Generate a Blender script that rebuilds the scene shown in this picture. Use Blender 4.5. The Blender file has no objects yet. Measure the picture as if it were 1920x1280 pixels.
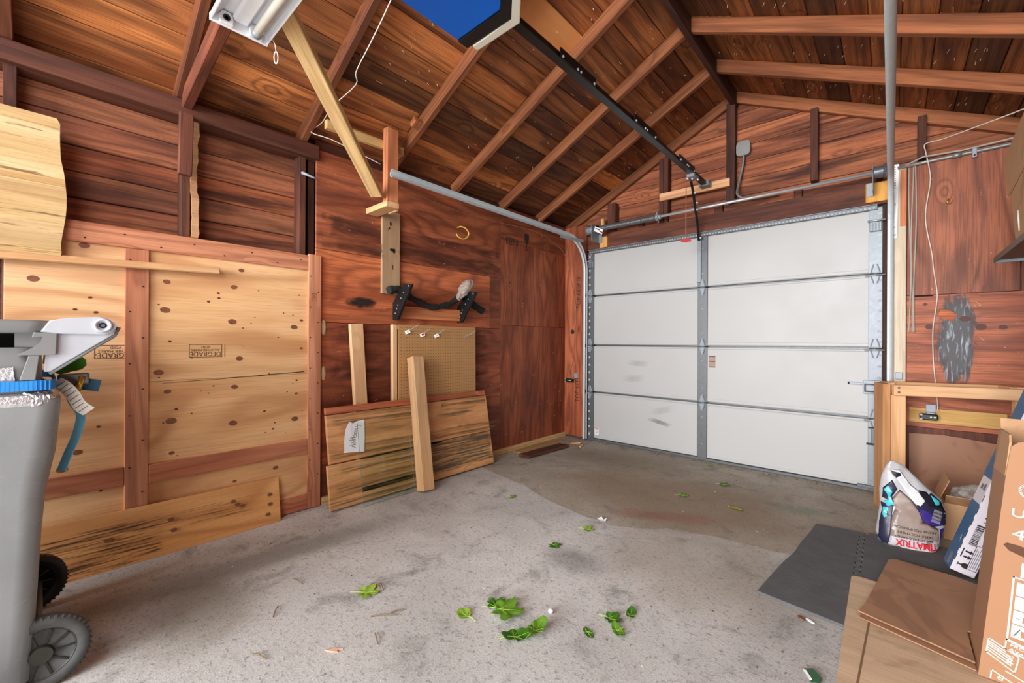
import bpy, bmesh, math, random
from mathutils import Vector, Matrix, noise as mnoise
SC = bpy.context.scene
COL = SC.collection
rnd = random.Random(11)
V = Vector

# ------------------------------------------------------------------ camera, world, lights, exposure
def make_camera():
    cd = bpy.data.cameras.new('camera'); cam = bpy.data.objects.new('camera', cd); COL.objects.link(cam)
    cd.sensor_fit = 'HORIZONTAL'; cd.sensor_width = 36.0; cd.lens = 793.5 / 1920 * 36.0
    cd.clip_start = 0.02
    yaw = math.radians(41.855); roll = math.radians(0.27)
    r = V((math.cos(yaw), math.sin(yaw), 0)); d = V((0, 0, -1)); f = V((-math.sin(yaw), math.cos(yaw), 0))
    r2 = r * math.cos(roll) - d * math.sin(roll); d2 = r * math.sin(roll) + d * math.cos(roll)
    m = Matrix(((r2.x, -d2.x, -f.x, 0), (r2.y, -d2.y, -f.y, 0), (r2.z, -d2.z, -f.z, 1.1), (0, 0, 0, 1)))
    cam.matrix_world = m
    SC.camera = cam
make_camera()

w = bpy.data.worlds.new('daylight'); SC.world = w; w.use_nodes = True
w.node_tree.nodes['Background'].inputs[0].default_value = (0.95, 0.98, 1.0, 1)
w.node_tree.nodes['Background'].inputs[1].default_value = 0.9

def area(name, loc, target, sx, sy, energy, col=(1, 1, 1)):
    l = bpy.data.lights.new(name, 'AREA'); l.shape = 'RECTANGLE'; l.size = sx; l.size_y = sy; l.energy = energy; l.color = col
    o = bpy.data.objects.new(name, l); COL.objects.link(o); o.location = loc
    o.rotation_euler = (V(target) - V(loc)).to_track_quat('-Z', 'Y').to_euler()
    return o
area('open_end_daylight', (-0.9, -5.2, 1.7), (-1.3, 4.0, 1.4), 3.6, 2.6, 640, (0.97, 0.985, 1.0))
area('high_fill', (-0.75, -0.9, 2.45), (-1.3, 2.4, 1.2), 1.6, 1.2, 34, (0.97, 0.985, 1.0))  # added soft fill lamp behind and above the camera, not a real fixture
area('low_fill', (-0.6, -0.8, 0.7), (-1.5, 3.0, 2.9), 1.8, 0.8, 14, (0.97, 0.985, 1.0))  # added low fill lamp aimed upward to lift the roof
SC.view_settings.view_transform = 'Standard'; SC.view_settings.look = 'None'
SC.view_settings.gamma = 1.0; SC.view_settings.use_curve_mapping = False
SC.view_settings.exposure = 0.3

# ------------------------------------------------------------------ object helpers
WM = {}
def reg(o, m, parent):
    WM[o.name] = m
    if parent is not None:
        o.parent = parent; o.matrix_parent_inverse = WM[parent.name].inverted()
    o.matrix_basis = m
def obj(name, me, mat=None, parent=None, m=None, tint=None):
    o = bpy.data.objects.new(name, me); COL.objects.link(o)
    if mat is not None and me is not None and len(me.materials) == 0: me.materials.append(mat)
    if tint is not None: o.color = (tint[0], tint[1], tint[2], 1)
    reg(o, m or Matrix(), parent)
    return o
def thing(name, label, cat, loc=(0, 0, 0), group=None):
    o = bpy.data.objects.new(name, None); COL.objects.link(o); o.empty_display_size = 0.05
    o['label'] = label; o['category'] = cat
    if group: o['group'] = group
    reg(o, Matrix.Translation(loc), None)
    return o
def tag(o, label, cat, group=None):
    o['label'] = label; o['category'] = cat
    if group: o['group'] = group
    return o
def struct(name):
    o = bpy.data.objects.new(name, None); COL.objects.link(o); o.empty_display_size = 0.05; o['kind'] = 'structure'
    reg(o, Matrix(), None)
    return o
def mesh(bm, name='m', smooth=False):
    bmesh.ops.recalc_face_normals(bm, faces=bm.faces[:])
    me = bpy.data.meshes.new(name); bm.to_mesh(me); bm.free()
    if smooth:
        for p in me.polygons: p.use_smooth = True
    return me
def frame(P, ax, ay):
    ax = V(ax).normalized(); ay = V(ay); ay = (ay - ax * ay.dot(ax)).normalized(); az = ax.cross(ay)
    return Matrix(((ax.x, ay.x, az.x, P[0]), (ax.y, ay.y, az.y, P[1]), (ax.z, ay.z, az.z, P[2]), (0, 0, 0, 1)))
def bm_box(bm, L, W, T, c=(0, 0, 0), m=None):
    r = bmesh.ops.create_cube(bm, size=1.0)
    mm = Matrix.Translation(c) @ Matrix.Diagonal((L, W, T, 1))
    if m is not None: mm = m @ mm
    bmesh.ops.transform(bm, matrix=mm, verts=r['verts'])
    return r['verts']
def bevel(bm, off, seg=1):
    bmesh.ops.bevel(bm, geom=bm.edges[:], offset=off, segments=seg, affect='EDGES', profile=0.6)
def box_mesh(L, W, T, bev=0.002, seg=1):
    bm = bmesh.new(); bm_box(bm, L, W, T)
    if bev: bevel(bm, min(bev, min(L, W, T) * 0.4), seg)
    return mesh(bm)
def board(name, parent, mat, P, ax, ay, L, W, T, tint=None, bev=0.002, seg=1):
    return obj(name, box_mesh(L, W, T, bev, seg), mat, parent, frame(P, ax, ay), tint)
def beam(name, parent, mat, p0, p1, ref, wd, th, tint=None, bev=0.002):
    """board whose centre line runs p0-p1; wd is measured along ref, th across it"""
    p0 = V(p0); p1 = V(p1)
    return board(name, parent, mat, (p0 + p1) / 2, p1 - p0, ref, (p1 - p0).length, wd, th, tint, bev)
def aabb(name, parent, mat, x0, x1, y0, y1, z0, z1, long='x', tint=None, bev=0.002):
    """axis-aligned board, local x along the named axis"""
    P = ((x0 + x1) / 2, (y0 + y1) / 2, (z0 + z1) / 2); d = {'x': x1 - x0, 'y': y1 - y0, 'z': z1 - z0}
    A = {'x': (1, 0, 0), 'y': (0, 1, 0), 'z': (0, 0, 1)}
    rest = [k for k in 'xyz' if k != long]
    b = rest[0] if d[rest[0]] >= d[rest[1]] else rest[1]; c = rest[1] if b == rest[0] else rest[0]
    return board(name, parent, mat, P, A[long], A[b], d[long], d[b], d[c], tint, bev)
def prism_bm(bm, pts, t0, t1, m=None):
    a = [bm.verts.new((p[0], p[1], t0)) for p in pts]; b = [bm.verts.new((p[0], p[1], t1)) for p in pts]
    bm.faces.new(a[::-1]); bm.faces.new(b); n = len(pts)
    for i in range(n): bm.faces.new((a[i], a[(i + 1) % n], b[(i + 1) % n], b[i]))
    if m is not None: bmesh.ops.transform(bm, matrix=m, verts=a + b)
def prism(name, parent, mat, pts, t0, t1, m, tint=None, bev=0):
    bm = bmesh.new(); prism_bm(bm, pts, t0, t1)
    if bev: bevel(bm, bev, 2)
    return obj(name, mesh(bm), mat, parent, m, tint)
def tube_bm(bm, pts, r, n=8, caps=True):
    pts = [V(p) for p in pts]; rings = []; up = V((0, 0, 1)); prev = None
    for i, p in enumerate(pts):
        t = (pts[min(i + 1, len(pts) - 1)] - pts[max(i - 1, 0)]).normalized()
        if prev is None:
            a = t.cross(up)
            if a.length < 1e-3: a = t.cross(V((1, 0, 0)))
            a.normalize()
        else:
            a = (prev - t * prev.dot(t)).normalized()
        prev = a; b = t.cross(a)
        rr = r[i] if isinstance(r, (list, tuple)) else r
        rings.append([bm.verts.new(p + (a * math.cos(q) + b * math.sin(q)) * rr) for q in [2 * math.pi * k / n for k in range(n)]])
    for A, B in zip(rings, rings[1:]):
        for k in range(n): bm.faces.new((A[k], A[(k + 1) % n], B[(k + 1) % n], B[k]))
    if caps: bm.faces.new(rings[0][::-1]); bm.faces.new(rings[-1])
def tube(name, parent, mat, pts, r, n=8, tint=None):
    bm = bmesh.new(); tube_bm(bm, pts, r, n)
    me = mesh(bm, smooth=True)
    return obj(name, me, mat, parent, Matrix(), tint)
def smooth_pts(pts, k=6):
    P = [V(p) for p in pts]; P = [P[0]] + P + [P[-1]]; out = []
    for i in range(1, len(P) - 2):
        for j in range(k):
            t = j / k
            out.append(0.5 * ((2 * P[i]) + (-P[i - 1] + P[i + 1]) * t + (2 * P[i - 1] - 5 * P[i] + 4 * P[i + 1] - P[i + 2]) * t * t + (-P[i - 1] + 3 * P[i] - 3 * P[i + 1] + P[i + 2]) * t ** 3))
    out.append(P[-2]); return out
def cyl(name, parent, mat, p0, p1, r, n=20, r2=None):
    bm = bmesh.new(); tube_bm(bm, [p0, p1], [r, r2 if r2 else r], n)
    me = mesh(bm)
    for p in me.polygons: p.use_smooth = len(p.vertices) == 4
    return obj(name, me, mat, parent)
def lathe_bm(bm, prof, m, n=32, close=True):
    rings = []
    for (r, h) in prof:
        rings.append([bm.verts.new(m @ V((r * math.cos(2 * math.pi * k / n), r * math.sin(2 * math.pi * k / n), h))) for k in range(n)])
    for A, B in zip(rings, rings[1:]):
        for k in range(n): bm.faces.new((A[k], A[(k + 1) % n], B[(k + 1) % n], B[k]))
    if close: bm.faces.new(rings[0][::-1]); bm.faces.new(rings[-1])
def sweep(name, parent, mat, prof, pts, ref):
    """closed 2D profile (u along the binormal, v along ref-ish normal) swept on pts lying in a plane normal to ref"""
    bm = bmesh.new(); ref = V(ref).normalized(); pts = [V(p) for p in pts]; rings = []
    for i, p in enumerate(pts):
        t = (pts[min(i + 1, len(pts) - 1)] - pts[max(i - 1, 0)]).normalized()
        b = t.cross(ref).normalized()
        rings.append([bm.verts.new(p + b * u + ref * v) for (u, v) in prof])
    n = len(prof)
    for A, B in zip(rings, rings[1:]):
        for k in range(n): bm.faces.new((A[k], A[(k + 1) % n], B[(k + 1) % n], B[k]))
    bm.faces.new(rings[0][::-1]); bm.faces.new(rings[-1])
    return obj(name, mesh(bm), mat, parent)
def disc_bm(bm, m, rx, ry, t=0.001, n=12):
    pts = [(rx * math.cos(2 * math.pi * k / n), ry * math.sin(2 * math.pi * k / n)) for k in range(n)]
    prism_bm(bm, pts, 0, t, m)
def lettering(name, parent, mat, s, size, P, ax, ay, ext=0.0004, warp=None, sx=1.0, cuts=0, shear=0.0, align='CENTER', bold=0.0):
    c = bpy.data.curves.new('txt', 'FONT'); c.body = s; c.size = size; c.align_x = align; c.align_y = 'CENTER'; c.resolution_u = 3; c.shear = shear
    c.extrude = ext; c.offset = bold
    t = bpy.data.objects.new('txt', c); COL.objects.link(t)
    bpy.context.view_layer.update()
    me = bpy.data.meshes.new_from_object(t.evaluated_get(bpy.context.evaluated_depsgraph_get()))
    bpy.data.objects.remove(t); bpy.data.curves.remove(c)
    me.materials.clear()
    if sx != 1.0:
        for v in me.vertices: v.co.x *= sx
    if warp:
        for v in me.vertices: v.co = warp(v.co)
        return obj(name, me, mat, parent)
    return obj(name, me, mat, parent, frame(P, ax, ay))

# ------------------------------------------------------------------ material helpers
def lin(c):
    return tuple(((x / 255) / 12.92 if x / 255 <= 0.04045 else ((x / 255 + 0.055) / 1.055) ** 2.4) for x in c) + (1.0,)
class G:
    def __init__(self, name):
        self.m = bpy.data.materials.new(name); self.m.use_nodes = True
        self.t = self.m.node_tree; self.b = self.t.nodes['Principled BSDF']
    def n(self, typ, **kw):
        nd = self.t.nodes.new(typ)
        for k, v in kw.items(): setattr(nd, k, v)
        return nd
    def put(self, sock, v):
        if isinstance(v, bpy.types.NodeSocket): self.t.links.new(v, sock)
        elif v is not None: sock.default_value = v
    def math(self, op, a, b=None, c=None, clamp=False):
        nd = self.n('ShaderNodeMath', operation=op, use_clamp=clamp)
        self.put(nd.inputs[0], a); self.put(nd.inputs[1], b)
        if c is not None: self.put(nd.inputs[2], c)
        return nd.outputs[0]
    def vmath(self, op, a, b=None):
        nd = self.n('ShaderNodeVectorMath', operation=op); self.put(nd.inputs[0], a)
        if b is not None: self.put(nd.inputs[1], b)
        return nd.outputs[0]
    def mix(self, f, a, b, typ='MIX'):
        nd = self.n('ShaderNodeMix', data_type='RGBA', blend_type=typ)
        self.put(nd.inputs[0], f); self.put(nd.inputs[6], a); self.put(nd.inputs[7], b)
        return nd.outputs[2]
    def noise(self, vec, scale=1.0, detail=2.0, rough=0.5, dist=0.0):
        nd = self.n('ShaderNodeTexNoise'); self.put(nd.inputs['Vector'], vec)
        nd.inputs['Scale'].default_value = scale; nd.inputs['Detail'].default_value = detail
        nd.inputs['Roughness'].default_value = rough; nd.inputs['Distortion'].default_value = dist
        return nd.outputs[0]
    def ss(self, v, a, b):
        nd = self.n('ShaderNodeMapRange', interpolation_type='SMOOTHSTEP'); self.put(nd.inputs[0], v)
        nd.inputs[1].default_value = a; nd.inputs[2].default_value = b
        return nd.outputs[0]
    def obco(self, off=True):
        tc = self.n('ShaderNodeTexCoord').outputs['Object']
        if not off: return tc
        oi = self.n('ShaderNodeObjectInfo'); cx = self.n('ShaderNodeCombineXYZ')
        r = oi.outputs['Random']
        self.put(cx.inputs[0], self.math('MULTIPLY', r, 61.0)); self.put(cx.inputs[1], self.math('MULTIPLY', r, 37.0)); self.put(cx.inputs[2], self.math('MULTIPLY', r, 23.0))
        return self.vmath('ADD', tc, cx.outputs[0])
    def ocol(self): return self.n('ShaderNodeObjectInfo').outputs['Color']
    def bump(self, h, strength=0.2, dist=0.002):
        nd = self.n('ShaderNodeBump'); nd.inputs['Strength'].default_value = strength; nd.inputs['Distance'].default_value = dist
        self.put(nd.inputs['Height'], h); self.put(self.b.inputs['Normal'], nd.outputs[0])
    def out(self, color, rough=0.6, metal=0.0, spec=0.5):
        self.put(self.b.inputs['Base Color'], color); self.put(self.b.inputs['Roughness'], rough)
        self.put(self.b.inputs['Metallic'], metal); self.b.inputs['Specular IOR Level'].default_value = spec
        return self.m

def wood(name, light, mid, dark, gy=6.0, gx=0.7, freq=42.0, ring=0.6, tone=(0.35, 0.65), fine=0.35, knot=0.0, knotscale=4.0,
         stain=None, stain_rng=(0.55, 0.72), stain_sc=(1.2, 5.0), scuff=0.0, rough=0.7, bump=0.25, patch=0.0):
    g = G(name); v = g.obco()
    base = g.vmath('MULTIPLY', v, (gx, gy, gy))
    n1 = g.noise(base, 1.0, 1.5, 0.45)
    kn = None
    if knot:
        kv = g.vmath('MULTIPLY', v, (1.0, 1.7, 1.7))
        vo = g.n('ShaderNodeTexVoronoi'); g.put(vo.inputs['Vector'], kv); vo.inputs['Scale'].default_value = knotscale; vo.inputs['Randomness'].default_value = 1.0
        sep = g.n('ShaderNodeSeparateColor'); g.put(sep.inputs[0], vo.outputs['Color'])
        gate = g.math('LESS_THAN', sep.outputs[0], knot)
        d = vo.outputs['Distance']
        kn = g.math('MULTIPLY', g.ss(d, 0.075 * knotscale / 4 + 0.03, 0.03), gate)
        kw = g.math('MULTIPLY', g.ss(d, 0.42, 0.0), gate)
        n1 = g.math('ADD', n1, g.math('MULTIPLY', kw, 0.22))
    ph = g.math('MULTIPLY', n1, freq)
    rg = g.math('POWER', g.math('ADD', g.math('MULTIPLY', g.math('SINE', ph), 0.5), 0.5), 2.2)
    fn = g.noise(g.vmath('MULTIPLY', v, (5.0, 170.0, 170.0)), 1.0, 2.0, 0.6)
    tn = g.noise(g.vmath('MULTIPLY', v, (0.55, 5.0, 5.0)), 1.3, 3.0, 0.6)
    c = g.mix(g.ss(tn, tone[0], tone[1]), lin(light), lin(mid))
    c = g.mix(g.math('MULTIPLY', rg, ring), c, lin(dark))
    c = g.mix(g.math('MULTIPLY', g.ss(fn, 0.42, 0.7), fine), c, lin(dark))
    if kn is not None:
        c = g.mix(g.math('MULTIPLY', kn, 0.85), c, lin(tuple(x * 0.45 for x in dark)))
    if stain:
        sn = g.noise(g.vmath('MULTIPLY', v, (stain_sc[0], stain_sc[1], stain_sc[1])), 1.0, 4.0, 0.65)
        c = g.mix(g.math('MULTIPLY', g.ss(sn, stain_rng[0], stain_rng[1]), 0.85), c, lin(stain))
    if patch:
        pn_ = g.noise(g.vmath('MULTIPLY', v, (1.6, 1.6, 1.6)), 1.0, 3.0, 0.6)
        c = g.mix(g.math('MULTIPLY', g.ss(pn_, 0.48, 0.68), patch), c, lin(dark))
    if scuff:
        sv = g.noise(g.vmath('MULTIPLY', v, (26.0, 34.0, 30.0)), 1.0, 3.0, 0.7, 1.5)
        c = g.mix(g.math('MULTIPLY', g.ss(sv, 0.66, 0.74), scuff), c, lin((225, 190, 160)))
    c = g.mix(1.0, c, g.ocol(), 'MULTIPLY')
    h = g.math('ADD', g.math('MULTIPLY', fn, 0.6), g.math('MULTIPLY', rg, -0.5))
    g.bump(h, bump, 0.0015)
    return g.out(c, g.math('MULTIPLY_ADD', fn, 0.2, rough - 0.1), 0, 0.35)
def plain(name, col, rough=0.5, metal=0.0, var=0.08, scale=18.0, spec=0.5, bump=0.0, usecol=False, fleck=None):
    g = G(name); v = g.obco()
    n1 = g.noise(v, scale, 4.0, 0.6); a = lin(col)
    c = g.mix(n1, tuple(x * (1 - var * 2) for x in a[:3]) + (1,), tuple(min(1, x * (1 + var * 2)) for x in a[:3]) + (1,))
    if fleck:
        c = g.mix(g.math('MULTIPLY', g.ss(g.noise(v, fleck[1], 3.0, 0.7, 1.0), fleck[2], fleck[2] + 0.08), fleck[3]), c, lin(fleck[0]))
    if usecol: c = g.mix(1.0, c, g.ocol(), 'MULTIPLY')
    if bump: g.bump(g.noise(v, scale * 3, 3.0, 0.6), bump, 0.002)
    return g.out(c, g.math('MULTIPLY_ADD', n1, 0.25, max(0.02, rough - 0.12)), metal, spec)

M = {}
M['roof'] = wood('roof_boards', (192, 124, 72), (142, 82, 46), (58, 33, 20), gy=5.5, gx=0.55, freq=44, ring=0.55, fine=0.5, knot=0.32, knotscale=3.2, stain=(44, 26, 19), stain_rng=(0.6, 0.76), stain_sc=(0.8, 6.0), rough=0.62, bump=0.35)
M['rafter'] = wood('rafter_lumber', (188, 122, 80), (150, 92, 58), (86, 50, 32), gy=9, gx=0.6, freq=34, ring=0.45, fine=0.35, knot=0.3, knotscale=3.5, stain=(80, 44, 32), stain_rng=(0.6, 0.78), stain_sc=(0.7, 4.0))
M['siding'] = wood('wall_siding', (182, 116, 80), (142, 84, 60), (68, 39, 30), gy=7, gx=0.6, freq=46, ring=0.5, fine=0.45, knot=0.25, knotscale=3.0, stain=(58, 32, 27), stain_rng=(0.52, 0.7), stain_sc=(0.7, 6.0))
M['stud'] = wood('dark_framing', (114, 70, 52), (86, 49, 37), (42, 25, 20), gy=8, gx=0.7, freq=30, ring=0.4, fine=0.4, stain=(46, 26, 22), stain_sc=(1.0, 6.0))
M['redply'] = wood('red_plywood', (184, 108, 72), (148, 80, 52), (84, 43, 31), gy=4.5, gx=0.8, freq=52, ring=0.5, fine=0.45, knot=0.05, knotscale=4.0, stain=(100, 56, 44), stain_rng=(0.5, 0.72), stain_sc=(0.8, 3.2), scuff=0.4, rough=0.55, patch=0.35)
M['ply'] = wood('new_plywood', (240, 196, 146), (225, 173, 120), (182, 124, 78), gy=2.6, gx=0.7, freq=48, ring=0.55, fine=0.32, tone=(0.3, 0.7), rough=0.65, bump=0.12)
M['fir'] = wood('fir_lumber', (214, 154, 116), (190, 124, 90), (140, 82, 58), gy=9, gx=0.5, freq=36, ring=0.5, fine=0.3, knot=0.3, knotscale=3.5, bump=0.15)
M['pine'] = wood('pine_lumber', (238, 204, 164), (224, 182, 136), (180, 130, 86), gy=9, gx=0.5, freq=30, ring=0.35, fine=0.25, knot=0.4, knotscale=4.0, bump=0.12)
M['slab'] = wood('pale_pine_slab', (222, 192, 144), (198, 164, 112), (146, 108, 66), gy=9, gx=0.55, freq=24, ring=0.35, fine=0.35, stain=(112, 78, 44), stain_rng=(0.6, 0.7), stain_sc=(3.0, 34.0), bump=0.1)
M['treated'] = wood('greenish_pine_lumber', (236, 202, 148), (212, 174, 116), (160, 122, 74), gy=9, gx=0.45, freq=34, ring=0.5, fine=0.35, bump=0.2)
M['weathered'] = wood('weathered_planks', (232, 180, 128), (214, 156, 104), (154, 106, 68), gy=6, gx=0.6, freq=34, ring=0.36, fine=0.35, knot=0.25, knotscale=3.5, stain=(96, 82, 60), stain_rng=(0.56, 0.7), stain_sc=(1.1, 12.0), bump=0.25)
M['oldpaint'] = wood('chipped_cream_paint', (230, 214, 190), (214, 194, 166), (166, 138, 110), gy=5, gx=1.0, freq=16, ring=0.2, fine=0.3, knot=0.2, stain=(176, 140, 108), stain_rng=(0.6, 0.68), stain_sc=(2.0, 8.0))
M['greyboard'] = wood('grey_brown_board', (190, 158, 122), (164, 130, 98), (108, 80, 58), gy=5, gx=0.8, freq=20, ring=0.25, fine=0.3, stain=(60, 50, 42), stain_rng=(0.62, 0.7), stain_sc=(5.0, 9.0))
M['knot'] = plain('knot_patch', (128, 78, 52), 0.6, 0, 0.3, 60)
M['knotdark'] = plain('small_knot', (96, 52, 32), 0.6, 0, 0.3, 60)
M['galv'] = plain('galvanised_steel', (138, 147, 152), 0.45, 0.25, 0.12, 40)
M['track'] = plain('light_track_steel', (206, 216, 218), 0.42, 0.1, 0.08, 30)
M['galvdark'] = plain('dull_steel', (104, 107, 110), 0.42, 0.4, 0.12, 40)
M['galvwhite'] = plain('bright_zinc', (150, 155, 163), 0.48, 0.2, 0.12, 30)
M['chrome'] = plain('bright_metal', (190, 193, 196), 0.4, 0.5, 0.03, 6)
M['black'] = plain('black_steel', (26, 27, 28), 0.42, 0.3, 0.2, 30)
M['blackplastic'] = plain('black_plastic', (24, 24, 25), 0.45, 0, 0.25, 30)
M['rubber'] = plain('grey_rubber', (62, 63, 64), 0.8, 0, 0.3, 30, bump=0.3)
M['tire'] = plain('dusty_tire', (70, 70, 68), 0.7, 0, 0.3, 25)
M['whitepaint'] = plain('white_door_skin', (184, 183, 181), 0.45, 0, 0.015, 3, fleck=((150, 148, 145), 5.0, 0.74, 0.3))
M['whiteplastic'] = plain('white_plastic', (232, 232, 232), 0.35, 0, 0.02)
M['enamel'] = plain('white_enamel', (236, 238, 242), 0.3, 0, 0.02)
M['ivory'] = plain('ivory_plastic', (226, 224, 206), 0.4, 0, 0.03)
M['tubeglass'] = plain('frosted_tube', (206, 200, 186), 0.3, 0, 0.05)
M['blue'] = plain('blue_sheet_metal', (8, 104, 214), 0.4, 0.0, 0.06, 8, fleck=((60, 120, 190), 12.0, 0.72, 0.4))
M['red'] = plain('red_plastic', (196, 28, 36), 0.4)
M['wire'] = plain('white_wire', (216, 206, 196), 0.5)
M['greywire'] = plain('grey_wire', (172, 160, 148), 0.55)
M['bellwire'] = plain('copper_coloured_wire', (172, 128, 96), 0.5)
M['conduit'] = plain('grey_conduit', (150, 150, 146), 0.45, 0.5, 0.1)
M['binbody'] = plain('grey_bin_plastic', (140, 142, 142), 0.28, 0, 0.12, 5, fleck=((84, 86, 88), 2.2, 0.6, 0.6))
M['binlid'] = plain('grey_lid_plastic', (126, 127, 126), 0.35, 0, 0.08, 8)
M['binarm'] = plain('pale_grey_plastic', (184, 186, 192), 0.35, 0, 0.06, 14)
M['foil'] = plain('crinkled_silver_tape', (222, 224, 228), 0.25, 0.7, 0.2, 40, bump=1.0)
M['strap'] = plain('blue_webbing', (30, 130, 205), 0.6, 0, 0.15, 90)
M['straptail'] = plain('faded_blue_webbing', (104, 178, 210), 0.65, 0, 0.12, 90)
M['strapdark'] = plain('navy_webbing', (28, 82, 112), 0.6, 0, 0.12, 60)
M['paper'] = plain('white_paper', (250, 250, 252), 0.7, 0, 0.02)
M['tagpaper'] = plain('printed_tag', (214, 204, 192), 0.6, 0, 0.12, 120)
M['ink'] = plain('black_ink', (34, 28, 24), 0.7)
M['brownink'] = plain('brown_stamp_ink', (92, 58, 30), 0.7)
M['darkstain'] = plain('dark_mark', (44, 30, 24), 0.8)
M['hole'] = plain('dark_hole', (22, 16, 12), 0.9)
M['cardboard'] = plain('cardboard', (190, 146, 106), 0.75, 0, 0.06, 7, fleck=((150, 112, 80), 4.0, 0.55, 0.5))
M['cardboard2'] = wood('worn_cardboard', (220, 192, 160), (200, 172, 142), (150, 124, 100), gy=30, gx=1.5, freq=6, ring=0.15, fine=0.25, stain=(118, 98, 78), stain_rng=(0.56, 0.74), stain_sc=(3.0, 4.0), rough=0.8, bump=0.1)
M['cardtv'] = plain('orange_brown_cardboard', (168, 122, 88), 0.7, 0, 0.04, 6)
M['browncard'] = plain('brown_sheet', (158, 110, 80), 0.6, 0, 0.1, 4, fleck=((120, 72, 46), 3.0, 0.55, 0.5))
M['pegboard'] = plain('pegboard_hardboard', (186, 140, 88), 0.6, 0, 0.05, 14)
M['white'] = plain('white_print', (240, 238, 234), 0.6)
M['boxwhite'] = plain('printed_white_card', (222, 214, 222), 0.5, 0, 0.03)
M['boxblue'] = plain('printed_blue_card', (44, 92, 134), 0.5, 0, 0.05)
M['leafdark'] = plain('dark_leaf', (76, 138, 36), 0.5, 0, 0.3, 30)
M['leaflight'] = plain('light_leaf', (168, 200, 78), 0.5, 0, 0.25, 30)
M['leafmid'] = plain('mid_leaf', (124, 174, 54), 0.5, 0, 0.3, 30)
M['leafyellow'] = plain('yellowing_leaf', (186, 176, 48), 0.5, 0, 0.3, 30, fleck=((150, 52, 30), 22.0, 0.55, 0.9))
M['fabricblack'] = plain('black_fabric', (30, 30, 30), 0.9, 0, 0.3, 60)
M['yellowplastic'] = plain('yellow_plastic', (226, 176, 70), 0.4)
M['brass'] = plain('brass', (212, 168, 72), 0.3, 0.8)
M['shelfmetal'] = plain('brown_grey_shelf', (112, 98, 88), 0.5, 0.3, 0.1)
M['led'] = G('green_led').m
_b = M['led'].node_tree.nodes['Principled BSDF']; _b.inputs['Emission Color'].default_value = (0.3, 1, 0.25, 1); _b.inputs['Emission Strength'].default_value = 1.2; _b.inputs['Base Color'].default_value = (0.3, 0.9, 0.2, 1)

def streak_mat(name, col, amt, sx, sy, lo=.46, hi=.62, rect=None):
    g = G(name); v = g.n('ShaderNodeTexCoord').outputs['Object']
    n = g.noise(g.vmath('MULTIPLY', v, (sx, sy, 1)), 1.0, 4, .65)
    f = g.math('MULTIPLY', g.ss(n, lo, hi), amt)
    if rect:
        sp = g.n('ShaderNodeSeparateXYZ'); g.put(sp.inputs[0], v)
        w = g.noise(v, 9.0, 4, .6)
        for k, hw in enumerate(rect):
            e = g.math('ADD', g.math('DIVIDE', g.math('ABSOLUTE', sp.outputs[k]), hw), g.math('MULTIPLY', g.math('SUBTRACT', w, .5), .5))
            f = g.math('MULTIPLY', f, g.ss(e, 1.0, .78))
    g.put(g.b.inputs['Alpha'], f); g.b.inputs['Base Color'].default_value = lin(col); g.b.inputs['Roughness'].default_value = .85
    return g.m
def clear_plastic(name, col, alpha):
    g = G(name); g.b.inputs['Base Color'].default_value = lin(col); g.b.inputs['Roughness'].default_value = 0.22
    v = g.obco(); g.bump(g.noise(v, 26, 3, 0.6, 1.5), 0.8, 0.01)
    g.put(g.b.inputs['Alpha'], g.math('ADD', g.math('MULTIPLY', g.ss(g.noise(v, 18, 3, 0.6, 1.0), 0.4, 0.7), 0.4), alpha))
    return g.m
M['clearbag'] = clear_plastic('clear_plastic_film', (214, 210, 204), 0.22)
M['greybag'] = clear_plastic('grey_plastic_film', (170, 154, 144), 0.7)
def glass():
    g = G('green_tinted_glass'); t = g.t
    tr = g.n('ShaderNodeBsdfTransparent'); tr.inputs[0].default_value = (0.95, 0.98, 0.955, 1)
    gl = g.n('ShaderNodeBsdfGlossy'); gl.inputs['Roughness'].default_value = 0.03
    fr = g.n('ShaderNodeFresnel'); fr.inputs[0].default_value = 1.45
    mx = g.n('ShaderNodeMixShader'); bf = g.n('ShaderNodeNewGeometry').outputs['Backfacing']; g.put(mx.inputs[0], g.math('MULTIPLY', fr.outputs[0], g.math('SUBTRACT', 1.0, bf))); g.put(mx.inputs[1], tr.outputs[0]); g.put(mx.inputs[2], gl.outputs[0])
    g.put(t.nodes['Material Output'].inputs['Surface'], mx.outputs[0])
    return g.m
M['glass'] = glass()
M['glassedge'] = plain('green_glass_edge', (96, 128, 112), 0.2)

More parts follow.
